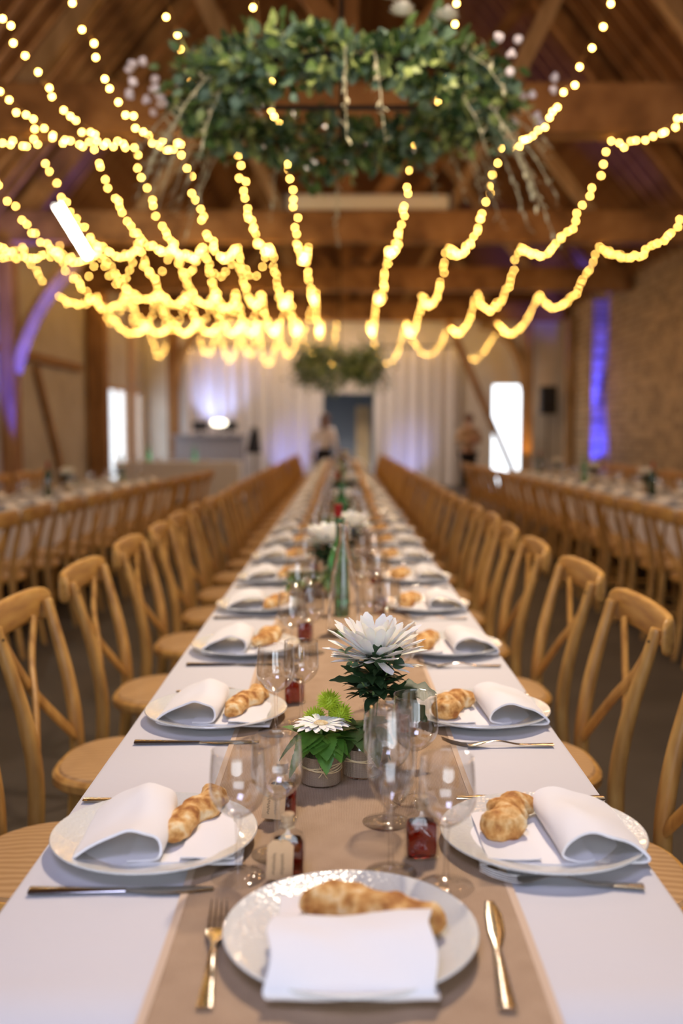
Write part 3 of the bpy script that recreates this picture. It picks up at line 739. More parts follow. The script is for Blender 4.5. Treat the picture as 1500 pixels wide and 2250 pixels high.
for k, y in enumerate(PY):
    for sd in ('left', 'right'):
        cx = -.256 if sd == 'left' else .276
        if k: cx += rnd.uniform(-.008, .008)
        who = ('at the %s place, %s of the middle table' % (ORD[k], sd)) if k < 14 else 'past the fourteenth place, %s of the middle table' % sd
        setting(cx, y, -PI / 2 if sd == 'left' else PI / 2, who, k, (('L' if sd == 'left' else 'R') + '0') if k == 0 else '')
# ------------------------------------------------------------------ flowers and vases
def petal_strip(m, L, w, base, az, el, curl, wid0=.3, n=6, cup=.15, r0=.004):
    """a petal leaving base at azimuth az, elevation el, curling by curl radians"""
    ca, sa = math.cos(az), math.sin(az); rows = []
    x = r0; z = 0; e = el
    for i in range(n + 1):
        u = i / n
        ww = w * (wid0 + (1 - wid0) * math.sin(min(1, u * 1.35) * PI / 2)) * (1 if u < .8 else math.sqrt(max(.04, 1 - ((u - .8) / .2) ** 2)))
        row = []
        for s in (-1, 0, 1):
            off = s * ww / 2; zz = z + (abs(s)) * cup * ww
            px = x - (abs(s)) * cup * ww * math.sin(e) * .5
            row.append((base[0] + ca * px - sa * off, base[1] + sa * px + ca * off, base[2] + zz))
        rows.append(row)
        x += L / n * math.cos(e); z += L / n * math.sin(e); e += curl / n
    m.strip(rows, 0)
def leaf(m, base, d, up, L, W, fold=.15, droop=.2, lobes=0, n=10, serr=0.):
    d = Vector(d).normalized(); up = Vector(up); x = d.cross(up)
    if x.length < 1e-3: x = d.cross(Vector((1, 0, 0)))
    x.normalize(); up = x.cross(d).normalized(); rows = []
    for i in range(n + 1):
        u = i / n
        w = W / 2 * math.sin(PI * min(1, u ** .8)) ** .8 + .0004
        if lobes: w *= (1 - .42 * abs(math.sin(u * PI * lobes)) ** 1.5) if u > .12 else 1
        if serr: w *= 1 + serr * (1 if i % 2 else -1)
        c = Vector(base) + d * (L * u) - up * (droop * L * u * u)
        fw = L * .10 * (1 if lobes else 0)
        rows.append([tuple(c - x * w + up * (fold * w) + d * fw * math.sin(u * PI)), tuple(c), tuple(c + x * w + up * (fold * w) + d * fw * math.sin(u * PI))])
    m.strip(rows, 0)
def rand_dir(rn, zmin=-1, zmax=1):
    z = rn.uniform(zmin, zmax); a = rn.uniform(0, 2 * PI); r = math.sqrt(max(0, 1 - z * z)); return Vector((r * math.cos(a), r * math.sin(a), z))

def make_chrysanthemum():
    t = thing('chrysanthemum', 'x', 'flower'); rn = random.Random(5)
    H = (.006, 0, .178)          # flower base above the table
    m = MB()
    for layer, (el, cnt, L, cu) in enumerate(((-.12, 10, .078, .3), (.20, 17, .086, .25), (.50, 18, .088, .15), (.85, 16, .082, .0), (1.15, 10, .068, .0))):
        for k in range(cnt):
            petal_strip(m, L * rn.uniform(.9, 1.1), .0175 * rn.uniform(.85, 1.15), H, 2 * PI * (k + .5 * layer) / cnt + rn.uniform(-.12, .12), el + rn.uniform(-.14, .14), cu + rn.uniform(-.12, .12), .28, 7, .18, .006)
    # a few falling outer petals
    for az, L, el, cu in ((PI * 1.05, .055, -.5, .5), (PI * .95, .06, -.3, .6), (.1, .075, -.35, .35), (-.25, .08, -.2, .3), (5.6, .07, -.3, .3)):
        petal_strip(m, L, .011, (H[0], H[1], H[2] - .004), az, el, cu, .3, 7, .15)
    m.build('petals', petal_mat, t, sharp=180)
    MB().lathe([(.001, -.008), (.010, -.004), (.013, .004), (.008, .010), (.001, .012)], 14, H).build('calyx', leaf_mid, t)
    MB().tube([(0, 0, .02), (.002, 0, .08), (.004, .0, .14), (H[0], 0, H[2] - .004)], .0028, 7).build('stem', stem_mat, t)
    # leaves round the stem
    m = MB()
    for i in range(90):
        z = rn.uniform(.104, .178); a = rn.uniform(0, 2 * PI); d = Vector((math.cos(a), math.sin(a), rn.uniform(-.1, 1.1)))
        leaf(m, (rn.uniform(-.008, .016), rn.uniform(-.01, .01), z), d, (0, 0, 1), rn.uniform(.032, .060), rn.uniform(.014, .026), .2, .3, 0 if i % 2 else 3)
    # named visible leaves: upright blade in front of the petals, long left ones
    leaf(m, (.016, -.022, .160), (-.18, -.3, 1), (0, -1, .2), .062, .021, .2, .1, 0, 12, .06)
    leaf(m, (-.004, -.012, .140), (-1, -.15, .12), (0, -.4, 1), .070, .026, .15, .1, 3, 14)
    leaf(m, (-.004, -.012, .145), (-1, -.1, .45), (0, -.4, 1), .055, .022, .15, .0, 3, 14)
    leaf(m, (.02, -.01, .135), (1, -.2, .35), (0, -.4, 1), .045, .010, .15, -.1)
    m.build('leaves', leaf_dark, t, sharp=180)
    m = MB()
    leaf(m, (.026, -.008, .122), (1, -.15, .05), (0, -.5, 1), .085, .062, .05, .10, 3, 18)
    leaf(m, (.036, -.010, .118), (.8, -.25, -.55), (0, -.6, .8), .075, .050, .05, .10, 3, 18)
    m.build('lobed_leaf', leaf_dark, t, sharp=180)
    return t
def make_eucalyptus():
    t = thing('eucalyptus_sprig', 'x', 'foliage'); rn = random.Random(9)
    P1 = [(0, 0, .04), (-.004, 0, .11), (-.022, 0, .145), (-.046, .0, .188)]
    P2 = [(0.004, 0, .04), (.012, -.006, .12), (.030, -.014, .165), (.036, -.018, .195)]
    m = MB().tube(P1, .0016, 6).tube(P2, .0014, 6); m.build('stem', stem_mat, t)
    m = MB()
    for i in range(9):
        u = i / 8; a = Vector(P1[1]).lerp(Vector(P1[2]), min(1, u * 2)) if u < .5 else Vector(P1[2]).lerp(Vector(P1[3]), (u - .5) * 2)
        for s in (-1, 1):
            leaf(m, a, (s * .8, rn.uniform(-.5, .5), rn.uniform(-.1, .6)), (0, -.5, 1), rn.uniform(.010, .017), rn.uniform(.009, .013), .2, .1)
    m.build('small_leaves', leaf_blue, t, sharp=180)
    m = MB()
    for b, d in (((.034, -.018, .180), (-.5, -.8, .1)), ((.036, -.018, .188), (.7, -.6, .5)), ((.036, -.02, .176), (1, -.5, -.35))):
        leaf(m, b, d, (0, -.9, .5), .022, .021, .1, .1)
    m.build('round_leaves', leaf_dark, t, sharp=180)
    return t
def make_gerbera():
    t = thing('gerbera_daisy', 'x', 'flower'); rn = random.Random(2); H = (0, -.006, .098); m = MB()
    for layer, (el, cnt, L) in enumerate(((.12, 18, .039), (.26, 15, .034))):
        for k in range(cnt): petal_strip(m, L * rn.uniform(.95, 1.08), .0112, H, 2 * PI * (k + .5 * layer) / cnt + rn.uniform(-.06, .06), el + rn.uniform(-.06, .06), -.35, .5, 6, .10, .006)
    m.build('petals', petal_mat, t, sharp=180)
    MB().lathe([(.001, -.002), (.011, -.001), (.0115, .003), (.008, .0052), (.004, .0045), (.001, .0042)], 20, H).build('flower_centre', disc_mat, t)
    MB().tube([(0, 0, .02), (0, -.002, .06), H], .0025, 7).build('stem', stem_mat, t)
    t.rotation_euler = (0, 0, 0)
    return t
def make_pompon():
    t = thing('pompon_mum', 'x', 'flower'); rn = random.Random(6); m = MB(); c = Vector((0, 0, 0)); r = .0165
    m.ball((0, 0, 0), r * .8, 10)
    for i in range(150):
        z = 1 - 2 * (i + .5) / 150; a = i * 2.39996; q = math.sqrt(1 - z * z); d = Vector((q * math.cos(a), q * math.sin(a), z))
        if z < -.5: continue
        p = d * r * .7; e = d * r * rn.uniform(1.25, 1.5) + Vector((0, 0, .001)); x = d.orthogonal().normalized() * .0022
        y = d.cross(x).normalized() * .0018
        m.add([p + x, p - x, p + y, e], [(0, 1, 3), (1, 2, 3), (2, 0, 3)])
    m.build('petals', pom_mat, t, sharp=20)
    MB().tube([(0, 0, -.005), (0, .001, -.03), (0, .0, -.06)], .0018, 6).build('stem', stem_mat, t)
    return t
def make_leafbunch(seed, n=26, R_=.03, H=.075, mt=leaf_green):
    t = thing('leaf_bunch', 'x', 'foliage'); rn = random.Random(seed); m = MB()
    for i in range(n):
        a = 2 * PI * i / n + rn.uniform(-.2, .2); d = Vector((math.cos(a), math.sin(a), rn.uniform(-.35, .7)))
        leaf(m, (math.cos(a) * .010, math.sin(a) * .010, H + rn.uniform(-.006, .008)), d, (0, 0, 1), rn.uniform(.038, .060), rn.uniform(.032, .046), .18, rn.uniform(.3, .8), 0, 20, .06)
    m.build('leaves', mt, t, sharp=180)
    m = MB()
    for i in range(6): m.tube([(0, 0, .02), (math.cos(i) * .006, math.sin(i) * .006, H)], .0015, 5)
    m.build('stems', stem_mat, t); return t
def make_jar(h=.062, r=.0305, lab='x', name='wrapped_jar', neck=None):
    t = thing(name, lab, 'jar')
    if neck is None:
        o = [(.001, 0), (r - .003, 0), (r, .003), (r, h * .80), (r - .003, h * .87), (r - .003, h), (r - .0045, h), (r - .005, h * .87), (r - .002, h * .79), (r - .002, .006), (.001, .005)]
    else:
        nr, H = neck
        o = [(.001, 0), (r - .003, 0), (r, .003), (r, h * .85), (r * .8, h), (nr, h + .012), (nr, H - .004), (nr + .0018, H - .002), (nr + .0015, H), (nr - .001, H), (nr - .0015, h + .012), (r * .75, h - .002), (r - .002, h * .83), (r - .002, .006), (.001, .005)]
    MB().lathe(o, 36).build('glass', thin, t, sharp=60)
    hw = h * (.78 if neck is None else .86)
    MB().lathe([(r + .0002, .004), (r + .0014, .004), (r + .0018, hw * .5), (r + .0014, hw), (r + .0002, hw)], 40).build('burlap_wrap', wrap_mat, t)
    m = MB(); rn = random.Random(4)
    for k in range(4):
        P = [((r + .003) * math.cos(a), (r + .003) * math.sin(a), h * .50 + .0022 * (k - 1.5) + .003 * math.sin(a * 2 + k)) for a in [2 * PI * i / 30 for i in range(31)]]
        m.tube(P, .0011, 5)
    m.build('raffia_tie', raffia, t)
    m = MB(); y = -(r + .0045); z = h * .47
    for a, L in ((.2, .014), (2.8, .015), (-1.0, .013), (-2.2, .012), (.9, .010), (2.2, .010)):
        m.tube([(.004, y, z), (.004 + math.cos(a) * L * .5, y - .002, z + math.sin(a) * L * .5), (.004 + math.cos(a) * L, y + .001, z + math.sin(a) * L)], .0011, 5, sx=1, sy=.5)
    m.ball((.004, y, z), .0022, 8); m.build('bow', raffia, t)
    return t
jarP = Proto(make_jar()); vaseP = Proto(make_jar(.060, .028, 'x', 'bottle_vase', neck=(.0135, .104)))
gerP, pomP, chrP, eucP = Proto(make_gerbera()), Proto(make_pompon()), Proto(make_chrysanthemum()), Proto(make_eucalyptus())
lfP = Proto(make_leafbunch(3)); lf2P = Proto(make_leafbunch(8, 18, mt=leaf_mid))
def centrepiece(x, y, where, rz=0, near=False):
    jarP.put((x - .033, y - .01, RZ_), 0, 'burlap wrapped jar with raffia bow ' + where, 'burlap wrapped jars')
    lfP.put((x - .033, y - .01, RZ_), rz, 'serrated bright green leaves in the jar ' + where, 'leaf bunches in jars')
    gerP.put((x - .033, y - .012, RZ_), rz * 2, 'white gerbera daisy in the jar ' + where, 'white gerbera daisies')
    if near:
        pomP.put((x - .020, y + .024, RZ_ + .122), 0, 'taller lime green pompon flower behind the gerbera', 'lime pompon flowers')
        pomP.put((x - .002, y + .016, RZ_ + .104), 1, 'lower lime green pompon flower behind the gerbera', 'lime pompon flowers')
        pomP.put((x - .044, y + .030, RZ_ + .092), 2, 'lime green pompon flower mostly hidden behind the gerbera', 'lime pompon flowers')
    jarP.put((x + .033, y + .03, RZ_), .5, 'second burlap wrapped jar ' + where, 'burlap wrapped jars')
    lf2P.put((x + .033, y + .03, RZ_), 1, 'darker leaves in the second burlap jar ' + where, 'leaf bunches in jars')
    vaseP.put((x + .052, y + .108, RZ_), 0, 'slim burlap wrapped bottle vase ' + where, 'bottle vases')
    chrP.put((x + .052, y + .108, RZ_), 0, 'large shaggy white chrysanthemum in the bottle vase ' + where, 'white chrysanthemums')
    eucP.put((x + .052, y + .108, RZ_), 0, 'eucalyptus sprig beside the chrysanthemum ' + where, 'eucalyptus sprigs')
centrepiece(0, 1.578, 'nearest the camera', 0, True)
for i, (x, y) in enumerate(((-.106, 3.36), (-.04, 5.55), (.02, 7.7), (-.03, 9.9), (.03, 12.2), (-.02, 14.6), (.02, 17.2))):
    centrepiece(x, y, 'of the %s centrepiece down the table' % ORD[i + 1], i)
vaseP.put((.042, 3.98, RZ_), 0, 'single burlap bottle vase behind the second centrepiece', 'bottle vases')
chrP.put((.042, 3.98, RZ_), 2, 'single white chrysanthemum rising behind the second centrepiece', 'white chrysanthemums')
# bottles on the middle table
def make_carafe():
    t = thing('water_carafe', 'tall clear glass bottle standing behind the big chrysanthemum', 'bottle')
    o = [(.001, 0), (.040, 0), (.046, .006), (.046, .03), (.043, .09), (.034, .17), (.021, .235), (.0145, .262), (.0135, .30), (.0155, .302), (.0155, .312), (.0125, .314)]
    i_ = [(.0105, .312), (.0105, .262), (.0175, .235), (.030, .17), (.039, .09), (.042, .03), (.041, .010), (.001, .009)]
    MB().lathe(o + i_, 40).build('glass', solid_glass, t, sharp=60)
    MB().tube([(.0, .020, .302), (.0, .024, .28), (0, .026, .262)], .0014, 6).build('wire_clip', steel, t)
    return t
carP = Proto(make_carafe()); carP.put((.006, 2.74, RZ_), 0)
def make_wine():
    t = thing('wine_bottle', 'x', 'bottle')
    MB().lathe([(.001, 0), (.034, 0), (.037, .004), (.037, .19), (.030, .215), (.016, .235), (.0135, .25), (.0135, .265), (.001, .266)], 24).build('glass', dark_bottle, t)
    MB().lathe([(.0142, .225), (.0142, .292), (.0155, .294), (.0155, .302), (.001, .303)], 20).build('capsule', capsule, t)
    return t
def make_green():
    t = thing('green_bottle', 'x', 'bottle')
    MB().lathe([(.001, 0), (.034, 0), (.037, .004), (.037, .17), (.028, .205), (.015, .235), (.0125, .25), (.0125, .295), (.015, .297), (.015, .305), (.001, .306)], 24).build('glass', green_glass, t)
    return t
wineP, greenP = Proto(make_wine()), Proto(make_green())
for i, (x, y) in enumerate(((-.012, 3.62), (-.02, 6.6), (.03, 11.0), (.0, 15.6))):
    wineP.put((x, y, RZ_), 0, 'dark wine bottle with a red capsule, %s along the middle table' % ORD[i], 'dark wine bottles')
for i, (x, y) in enumerate(((-.005, 3.02), (.0, 5.3), (.02, 8.7), (.02, 13.2))):
    greenP.put((x, y, RZ_), 0, 'green glass water bottle, %s along the middle table' % ORD[i], 'green water bottles')
for i, (x, y) in enumerate(((.06, 4.5), (.05, 9.3))):
    carP.put((x, y, RZ_), 0, 'clear glass bottle, %s behind the nearest one along the middle table' % ORD[i], 'clear water bottles')

# ware on the side tables
def side_ware(fn, n, nm, seed):
    rn = random.Random(seed)
    for i in range(n):
        for off in (-.22, .22):
            x, y = fn(i, off); plateP.put((x, y, .7515), rn.uniform(0, 6), 'round white plate among the settings on the %s side table' % nm, 'plates on the %s side table' % nm)
            napPs[rn.randrange(3)].put((x, y, .761), PI / 2 if off > 0 else -PI / 2, 'white rolled napkin on a plate on the %s side table' % nm, 'napkins on the %s side table' % nm)
            for q in (0, 1):
                x, y = fn(i + .22 + .16 * q, off * .42); lodP.put((x, y, .7515), 0, 'clear wine glass among those on the %s side table' % nm, 'wine glasses on the %s side table' % nm)
        if i % 3 == 1:
            x, y = fn(i + .5, 0.02); vaseP.put((x, y, .7515), 0, 'burlap bottle vase, %s along the %s side table' % (ORD[i // 3], nm), 'vases on the side tables')
            chrP.put((x, y, .7515), i, 'white chrysanthemum, %s along the %s side table' % (ORD[i // 3], nm), 'chrysanthemums on the side tables')
            eucP.put((x, y, .7515), i, 'eucalyptus sprig, %s along the %s side table' % (ORD[i // 3], nm), 'sprigs on the side tables')
        if i % 4 == 2:
            x, y = fn(i + .9, -.03); (greenP if i % 8 == 2 else wineP).put((x, y, .7515), 0, ('green glass' if i % 8 == 2 else 'dark wine') + ' bottle, %s along the %s side table' % (ORD[i // 4], nm), 'bottles on the side tables')
side_ware(lambda i, off: (La[0] + (Lb[0] - La[0]) * (i * .585 + .35) / 7.1 + off, La[1] + i * .585 + .35), 12, 'left', 1)
side_ware(lambda i, off: (2.82 - .014 * (i * .585 + .3) + off, 4.7 + i * .585), 16, 'right', 2)

# ------------------------------------------------------------------ hanging wreaths
def wreath(c, R0, tube, nleaf, label, seed, detail=True, vs=.95):
    t = thing('floral_wreath', label, 'wreath', None, c); rn = random.Random(seed)
    ring = [(R0 * math.cos(a), R0 * math.sin(a), 0) for a in [2 * PI * i / 48 for i in range(49)]]
    m = MB().tube(ring, .012, 6)
    m.tube([(-R0, 0, 0), (R0, 0, 0)], .012, 6).tube([(0, -R0, 0), (0, R0, 0)], .012, 6)
    m.build('hoop', iron, t)
    top = 9.9 - c[2]
    MB().tube([(0, 0, 0), (0, 0, top)], .012, 6).build('hanging_rod', iron, t)
    for mt, share, sz, nm in ((leaf_mid, .32, .062, 'green_leaves'), (leaf_dark, .20, .056, 'dark_leaves'), (leaf_blue, .24, .058, 'eucalyptus_leaves'), (leaf_pale, .30, .052, 'pale_leaves')):
        m = MB()
        for i in range(int(nleaf * share)):
            a = rn.uniform(0, 2 * PI); b = rn.uniform(0, 2 * PI); q = tube * rn.uniform(.2, 1.) * (1 + .25 * math.sin(a * 3 + seed) + .2 * math.sin(a * 7 + 2)) * (1.5 if rn.random() < .12 else 1)
            p = Vector(((R0 + q * math.cos(b)) * math.cos(a), (R0 + q * math.cos(b)) * math.sin(a), q * math.sin(b) * vs - (0 if detail else .12)))
            d = (Vector((math.cos(b) * math.cos(a), math.cos(b) * math.sin(a), math.sin(b))) + rand_dir(rn) * .9).normalized()
            L = sz * rn.uniform(.7, 1.4)
            leaf(m, p, d, rand_dir(rn), L, L * (.8 if 'euca' in nm else .6), .2, .3, n=4)
        o = m.build(nm, mt, t, sharp=180); o['kind'] = 'stuff'
    m = MB()
    for i in range(34 if detail else 4):
        a = rn.choice((rn.gauss(PI, .5), rn.gauss(-.15, .55), rn.uniform(0, 2 * PI))); ca, sa = math.cos(a), math.sin(a)
        p = Vector((R0 * ca, R0 * sa, rn.uniform(-.08, .08))); d = Vector((ca, sa, rn.uniform(-.9, .35))); L = rn.uniform(.16, .34)
        pts = [p + d * L * u + Vector((0, 0, -.30 * u * u)) for u in (0, .35, .7, 1)]
        m.tube([tuple(x) for x in pts], [.002, .002, .002, .001], 5)
        for u in (.3, .4, .5, .55, .6, .65, .7, .75, .8, .85, .9, .95, 1): leaf(m, p + d * L * u + Vector((0, 0, -.30 * u * u)), d + rand_dir(rn) * 1.1, (0, 0, 1), .045, .012, n=3)
    o = m.build('dried_sprays', dry_mat, t, sharp=180); o['kind'] = 'stuff'
    if detail:
        def at(px, py, pz): return Vector((px - c[0], py - c[1], pz - c[2]))
        for k in range(34):
            a = rn.gauss(-.1, .38) if k % 2 else rn.gauss(PI + .1, .28); q = rn.uniform(.08, .32)
            p = Vector(((R0 + q) * math.cos(a), (R0 + q) * math.sin(a), rn.uniform(-.04, .16)))
            m = MB(); m.ball(p, rn.uniform(.012, .02), 8)
            for j in range(5): m.ball(p + rand_dir(rn) * .012, .011, 6)
            m.build('blossom', blossom, t)
        for p in ((.20, -.66, .21), (.15, -.64, .24), (.24, -.60, .17), (.42, -.55, .17)):
            m = MB()
            for j in range(26): petal_strip(m, .055, .020, p, 2 * PI * j / 26 * 3, .1 + .03 * j, .3, .4, 4)
            m.build('white_flower', cream, t, sharp=180)
    return t
wreath((.0, 4.70, 2.80), .64, .115, 3200, 'large leafy hanging wreath with pale sprays above the near table', 3)
wreath((-.03, 18.3, 2.62), .62, .30, 4200, 'small distant leafy wreath hanging before the dim doorway', 8, False, 1.25)

# ------------------------------------------------------------------ fairy lights
BULB = []
def string_of(name, O, pts, label, seed, gap=.185):
    rn = random.Random(seed)
    t = thing('fairy_lights', label, 'string lights', 'fairy light strands slung under the tie beams', O)
    pts = [p - Vector(O) for p in pts]
    MB().tube([tuple(p) for p in pts], .002, 4).build('cable', wire_mat, t)
    acc = [0]
    for p, q in zip(pts, pts[1:]): acc.append(acc[-1] + (q - p).length)
    d = .1; n = 0; rest = MB()
    while d < acc[-1]:
        i = max(k for k in range(len(acc) - 1) if acc[k] <= d)
        p = pts[i].lerp(pts[i + 1], (d - acc[i]) / (acc[i + 1] - acc[i])) + Vector((rn.uniform(-.025, .025), 0, rn.uniform(-.055, .01)))
        if n < 100:
            if not BULB: b = MB().ball((0, 0, 0), .0092, 8).build('bulb', bulb_mat); BULB.append(b)
            else: b = BULB[0].copy(); COL.objects.link(b)
            b.parent = t; b.location = p
        else: rest.ball(p, .0092, 8)
        n += 1; d += gap * rn.uniform(.75, 1.25) * (.5 if (p + Vector(O)).y > 22 else 1)
    if rest.v: o = rest.build('bulbs', bulb_mat, t); o['kind'] = 'stuff'
def swag(a, b, sg, n=12):
    out = []
    for j in range(n):
        u = j / n; p = Vector(a).lerp(Vector(b), u); p.z -= sg * 4 * u * (1 - u); out.append(p)
    return out
XS = [-4.25, -3.75, -3.2, -2.7, -2.22, -1.84, -1.4, -.93, -.46, .62, 1.42, 2.38, 3.44]
HX = [[x * .97, x, x * 1.03, x * 1.05, x * 1.06] for x in XS]
for i, x in enumerate(XS):
    if x < 0: lab = 'warm fairy light strand running overhead, %s from the left wall' % ORD[i]
    else: lab = 'warm fairy light strand running overhead, %s from the stone wall' % ORD[len(XS) - 1 - i]
    rn_ = random.Random(i); sg = [.42 + rn_.uniform(-.08, .08), .42 + rn_.uniform(-.08, .1), .45 + rn_.uniform(-.1, .1), .45]
    P = []
    for k in range(4): P += swag((HX[i][k], BY[k], 3.87), (HX[i][k + 1], BY[k + 1], 3.87), sg[k])
    end = Vector((HX[i][4], BY[4], 3.87))
    if i + 1 < len(XS):
        nx = HX[i + 1][4] if XS[i] != -.46 else -.12
        P += swag(end, (nx, BY[4], 3.87), .80 + rn_.uniform(-.1, .2) if XS[i] != -.46 else 1.1)
        end = Vector((nx, BY[4], 3.87))
    P.append(end)
    string_of('x', P[0].copy(), P, lab, 40 + i)
for q, (k, i0, i1, sg, nm) in enumerate(((2, 1, 7, .46, 'second'), (3, 0, 8, .62, 'third'))):
    P = []; rn_ = random.Random(q)
    for i in range(i0, i1): P += swag((HX[i][k], BY[k] - .2, 3.87), (HX[i + 1][k], BY[k] - .2, 3.87), sg + rn_.uniform(-.12, .12), 8)
    P.append(Vector((HX[i1][k], BY[k] - .2, 3.87)))
    string_of('x', P[0].copy(), P, 'warm fairy lights looped crosswise under the left half of the %s tie beam' % nm, 80 + q, .13)
# bright tube lamp slung among them
t = thing('tube_lamp', 'bright white tube lamp among the fairy lights on the left', 'lamp', None, (0, 0, 0))
MB().tube([(-3.07, 11.0, 3.76), (-3.31, 13.2, 3.62)], .04, 10).build('tube', tube_mat, t)
MB().tube([(-3.05, 10.85, 3.77), (-3.07, 11.0, 3.76)], .032, 10).build('end_cap', iron, t)
MB().tube([(-3.31, 13.2, 3.62), (-3.325, 13.35, 3.61)], .032, 10).build('end_cap', iron, t)
MB().tube([(-3.07, 11.0, 3.76), (-3.0, 8.97, 3.9)], .003, 4).tube([(-3.31, 13.3, 3.62), (-3.35, 13.9, 3.9)], .003, 4).build('hanging_wire', iron, t)
# roller screen case lying on the second tie beam
t = thing('screen_case', 'long cream case lying on top of the second tie beam', 'screen case', None, (.36, 13.86, 4.322))
MB().box((0, 0, .11), (2.2, .2, .2)).build('case', screen_mat, t, bev=.04)
for s in (-1, 1): MB().box((s * 1.12, 0, .11), (.05, .22, .22)).build('end_cap', grey_panel, t, bev=.01)

# ------------------------------------------------------------------ far end: curtains, bar, speaker, people
def curtain(x0, x1, z1, label):
    t = thing('curtain', label, 'curtain', None, (x0, 23.75, 0)); m = MB(); N = int((x1 - x0) * 34); rn = random.Random(int(x1 * 9))
    ph = [rn.uniform(0, 6) for _ in range(4)]
    def f(u, v):
        x = u * (x1 - x0); return (x, .05 * math.sin(x * 22 + ph[0]) + .03 * math.sin(x * 37 + ph[1]) * (1 - v * .4), .02 + (z1 - .02) * v)
    m.grid(N, 5, f).build('fabric', curtain_mat, t, solid=.003)
    MB().tube([(-.05, 0, z1 + .02), (x1 - x0 + .05, 0, z1 + .02)], .02, 8).build('rail', iron, t)
curtain(-3.78, -.46, 3.30, 'white voile curtain left of the dim doorway')
curtain(.80, 2.80, 3.30, 'white voile curtain right of the dim doorway')
t = thing('bar_counter', 'lilac grey bar counter in front of the left curtain', 'bar', None, (-2.95, 22.4, 0))
MB().box((0, 0, .60), (1.5, .5, 1.2)).build('body', lilac_panel, t, smooth=False, bev=.01)
MB().box((0, -.02, 1.23), (1.6, .6, .06)).build('worktop', lilac_panel, t, smooth=False, bev=.01)
def monitor(x, lab):
    t = thing('monitor', lab, 'monitor', None, (x, 22.3, 1.261))
    MB().box((0, 0, .01), (.14, .1, .02)).build('base', black, t, smooth=False)
    MB().box((0, .02, .07), (.03, .03, .1)).build('stand', black, t, smooth=False)
    MB().box((0, 0, .19), (.34, .03, .2)).build('screen', black, t, smooth=False, bev=.005)
monitor(-3.15, 'black monitor on the left of the bar counter'); monitor(-2.50, 'black monitor on the right of the bar counter under the bright lamp')
t = thing('table_lamp', 'glowing oval lamp on the bar counter between the monitors', 'lamp', None, (-2.72, 22.2, 1.261))
MB().lathe([(.06, 0), (.06, .015), (.012, .02), (.012, .2), (.001, .2)], 12).build('base', iron, t)
MB().lathe([(.001, .18), (.14, .21), (.18, .26), (.14, .31), (.001, .33)], 16).build('shade', white_led, t)
# dark coat on a stand
t = thing('coat_stand', 'thin stand at the right end of the bar', 'coat stand', None, (-1.95, 22.3, 0))
MB().tube([(0, 0, .03), (0, 0, 1.45)], .015, 8).lathe([(.2, 0), (.2, .02), (.02, .04), (.02, .06)], 16).build('pole', iron, t)
MB().tube([(-.12, 0, 1.38), (0, 0, 1.42), (.12, 0, 1.38)], .01, 6).build('hook', iron, t)
m = MB().lathe([(.03, 1.40), (.10, 1.32), (.13, 1.1), (.17, .85), (.16, .84), (.12, 1.1), (.09, 1.30), (.028, 1.38)], 20)
c = m.build('coat', dark_cloth, None); c.location = (-1.95, 22.3, 0); tag(c, 'black coat hanging on the stand beside the bar', 'coat')
for v_ in c.data.vertices: v_.co.y *= .7; v_.co.x += .015 * math.sin(v_.co.z * 20)
# buffet table with floor length cloth
t = thing('buffet_table', 'buffet table set across the barn before the bar', 'table', None, (-3.05, 19.3, 0))
MB().box((0, 0, .727), (2.2, .75, .03)).build('tabletop', pale_beam, t, smooth=False)
for sx in (-1, 1):
    for sy in (-1, 1): MB().box((sx * 1.0, sy * .3, .356), (.05, .05, .71)).build('leg', iron, t, smooth=False)
m = MB(); hw, hd = 1.11, .385; pr_ = []
per = []
for i in range(56): per.append((-hw + 2 * hw * i / 56, -hd))
for i in range(20): per.append((hw, -hd + 2 * hd * i / 20))
for i in range(56): per.append((hw - 2 * hw * i / 56, hd))
for i in range(20): per.append((-hw, hd - 2 * hd * i / 20))
n = len(per); vs = [(x, y, .748) for x, y in per]
for q, z in ((.3, .6), (.7, .3), (1, .01)):
    vs += [(x * (1 + q * .012 * (1 + math.sin(i * 1.3))), y * (1 + q * .04 * (1 + math.sin(i * 1.3))), z) for i, (x, y) in enumerate(per)]
fs = [(i * n + k, i * n + (k + 1) % n, (i + 1) * n + (k + 1) % n, (i + 1) * n + k) for i in range(3) for k in range(n)] + [tuple(range(n))]
c = m.add(vs, fs).build('tablecloth', cloth); c.location = (-3.05, 19.3, 0); tag(c, 'floor length white cloth over the buffet table', 'tablecloth')
for i in range(9):
    (greenP if i % 4 == 1 else lodP if i % 2 else vaseP).put((-3.95 + i * .22, 19.2 + .1 * (i % 2), .7505), 0, ('green bottle' if i % 4 == 1 else 'clear glass' if i % 2 else 'burlap vase') + ', %s from the left on the buffet table' % ORD[i], 'things on the buffet table')
# loudspeaker on its stand
t = thing('speaker_stand', 'thin black tripod stand carrying the loudspeaker at the far right', 'speaker stand', None, (4.72, 22.9, 0))
MB().tube([(0, 0, .1), (0, 0, 1.72)], .018, 8).build('pole', black, t)
for k in range(3):
    a = k * 2.094; MB().tube([(0, 0, .55), (.3 * math.cos(a), .3 * math.sin(a), .015)], .012, 6).build('leg', black, t)
t = thing('loudspeaker', 'black loudspeaker raised on a stand beside the stone wall', 'speaker', None, (4.72, 22.9, 1.72))
MB().box((0, 0, .32), (.36, .32, .64)).build('cabinet', black, t, bev=.02)
MB().lathe([(.13, 0), (.12, -.01), (.04, .01), (.001, .005)], 24, M=Matrix.Translation((0, -.162, .2)) @ Matrix.Rotation(PI / 2, 4, 'X')).build('woofer', iron, t)
MB().box((0, -.165, .5), (.18, .01, .1)).build('horn', iron, t)
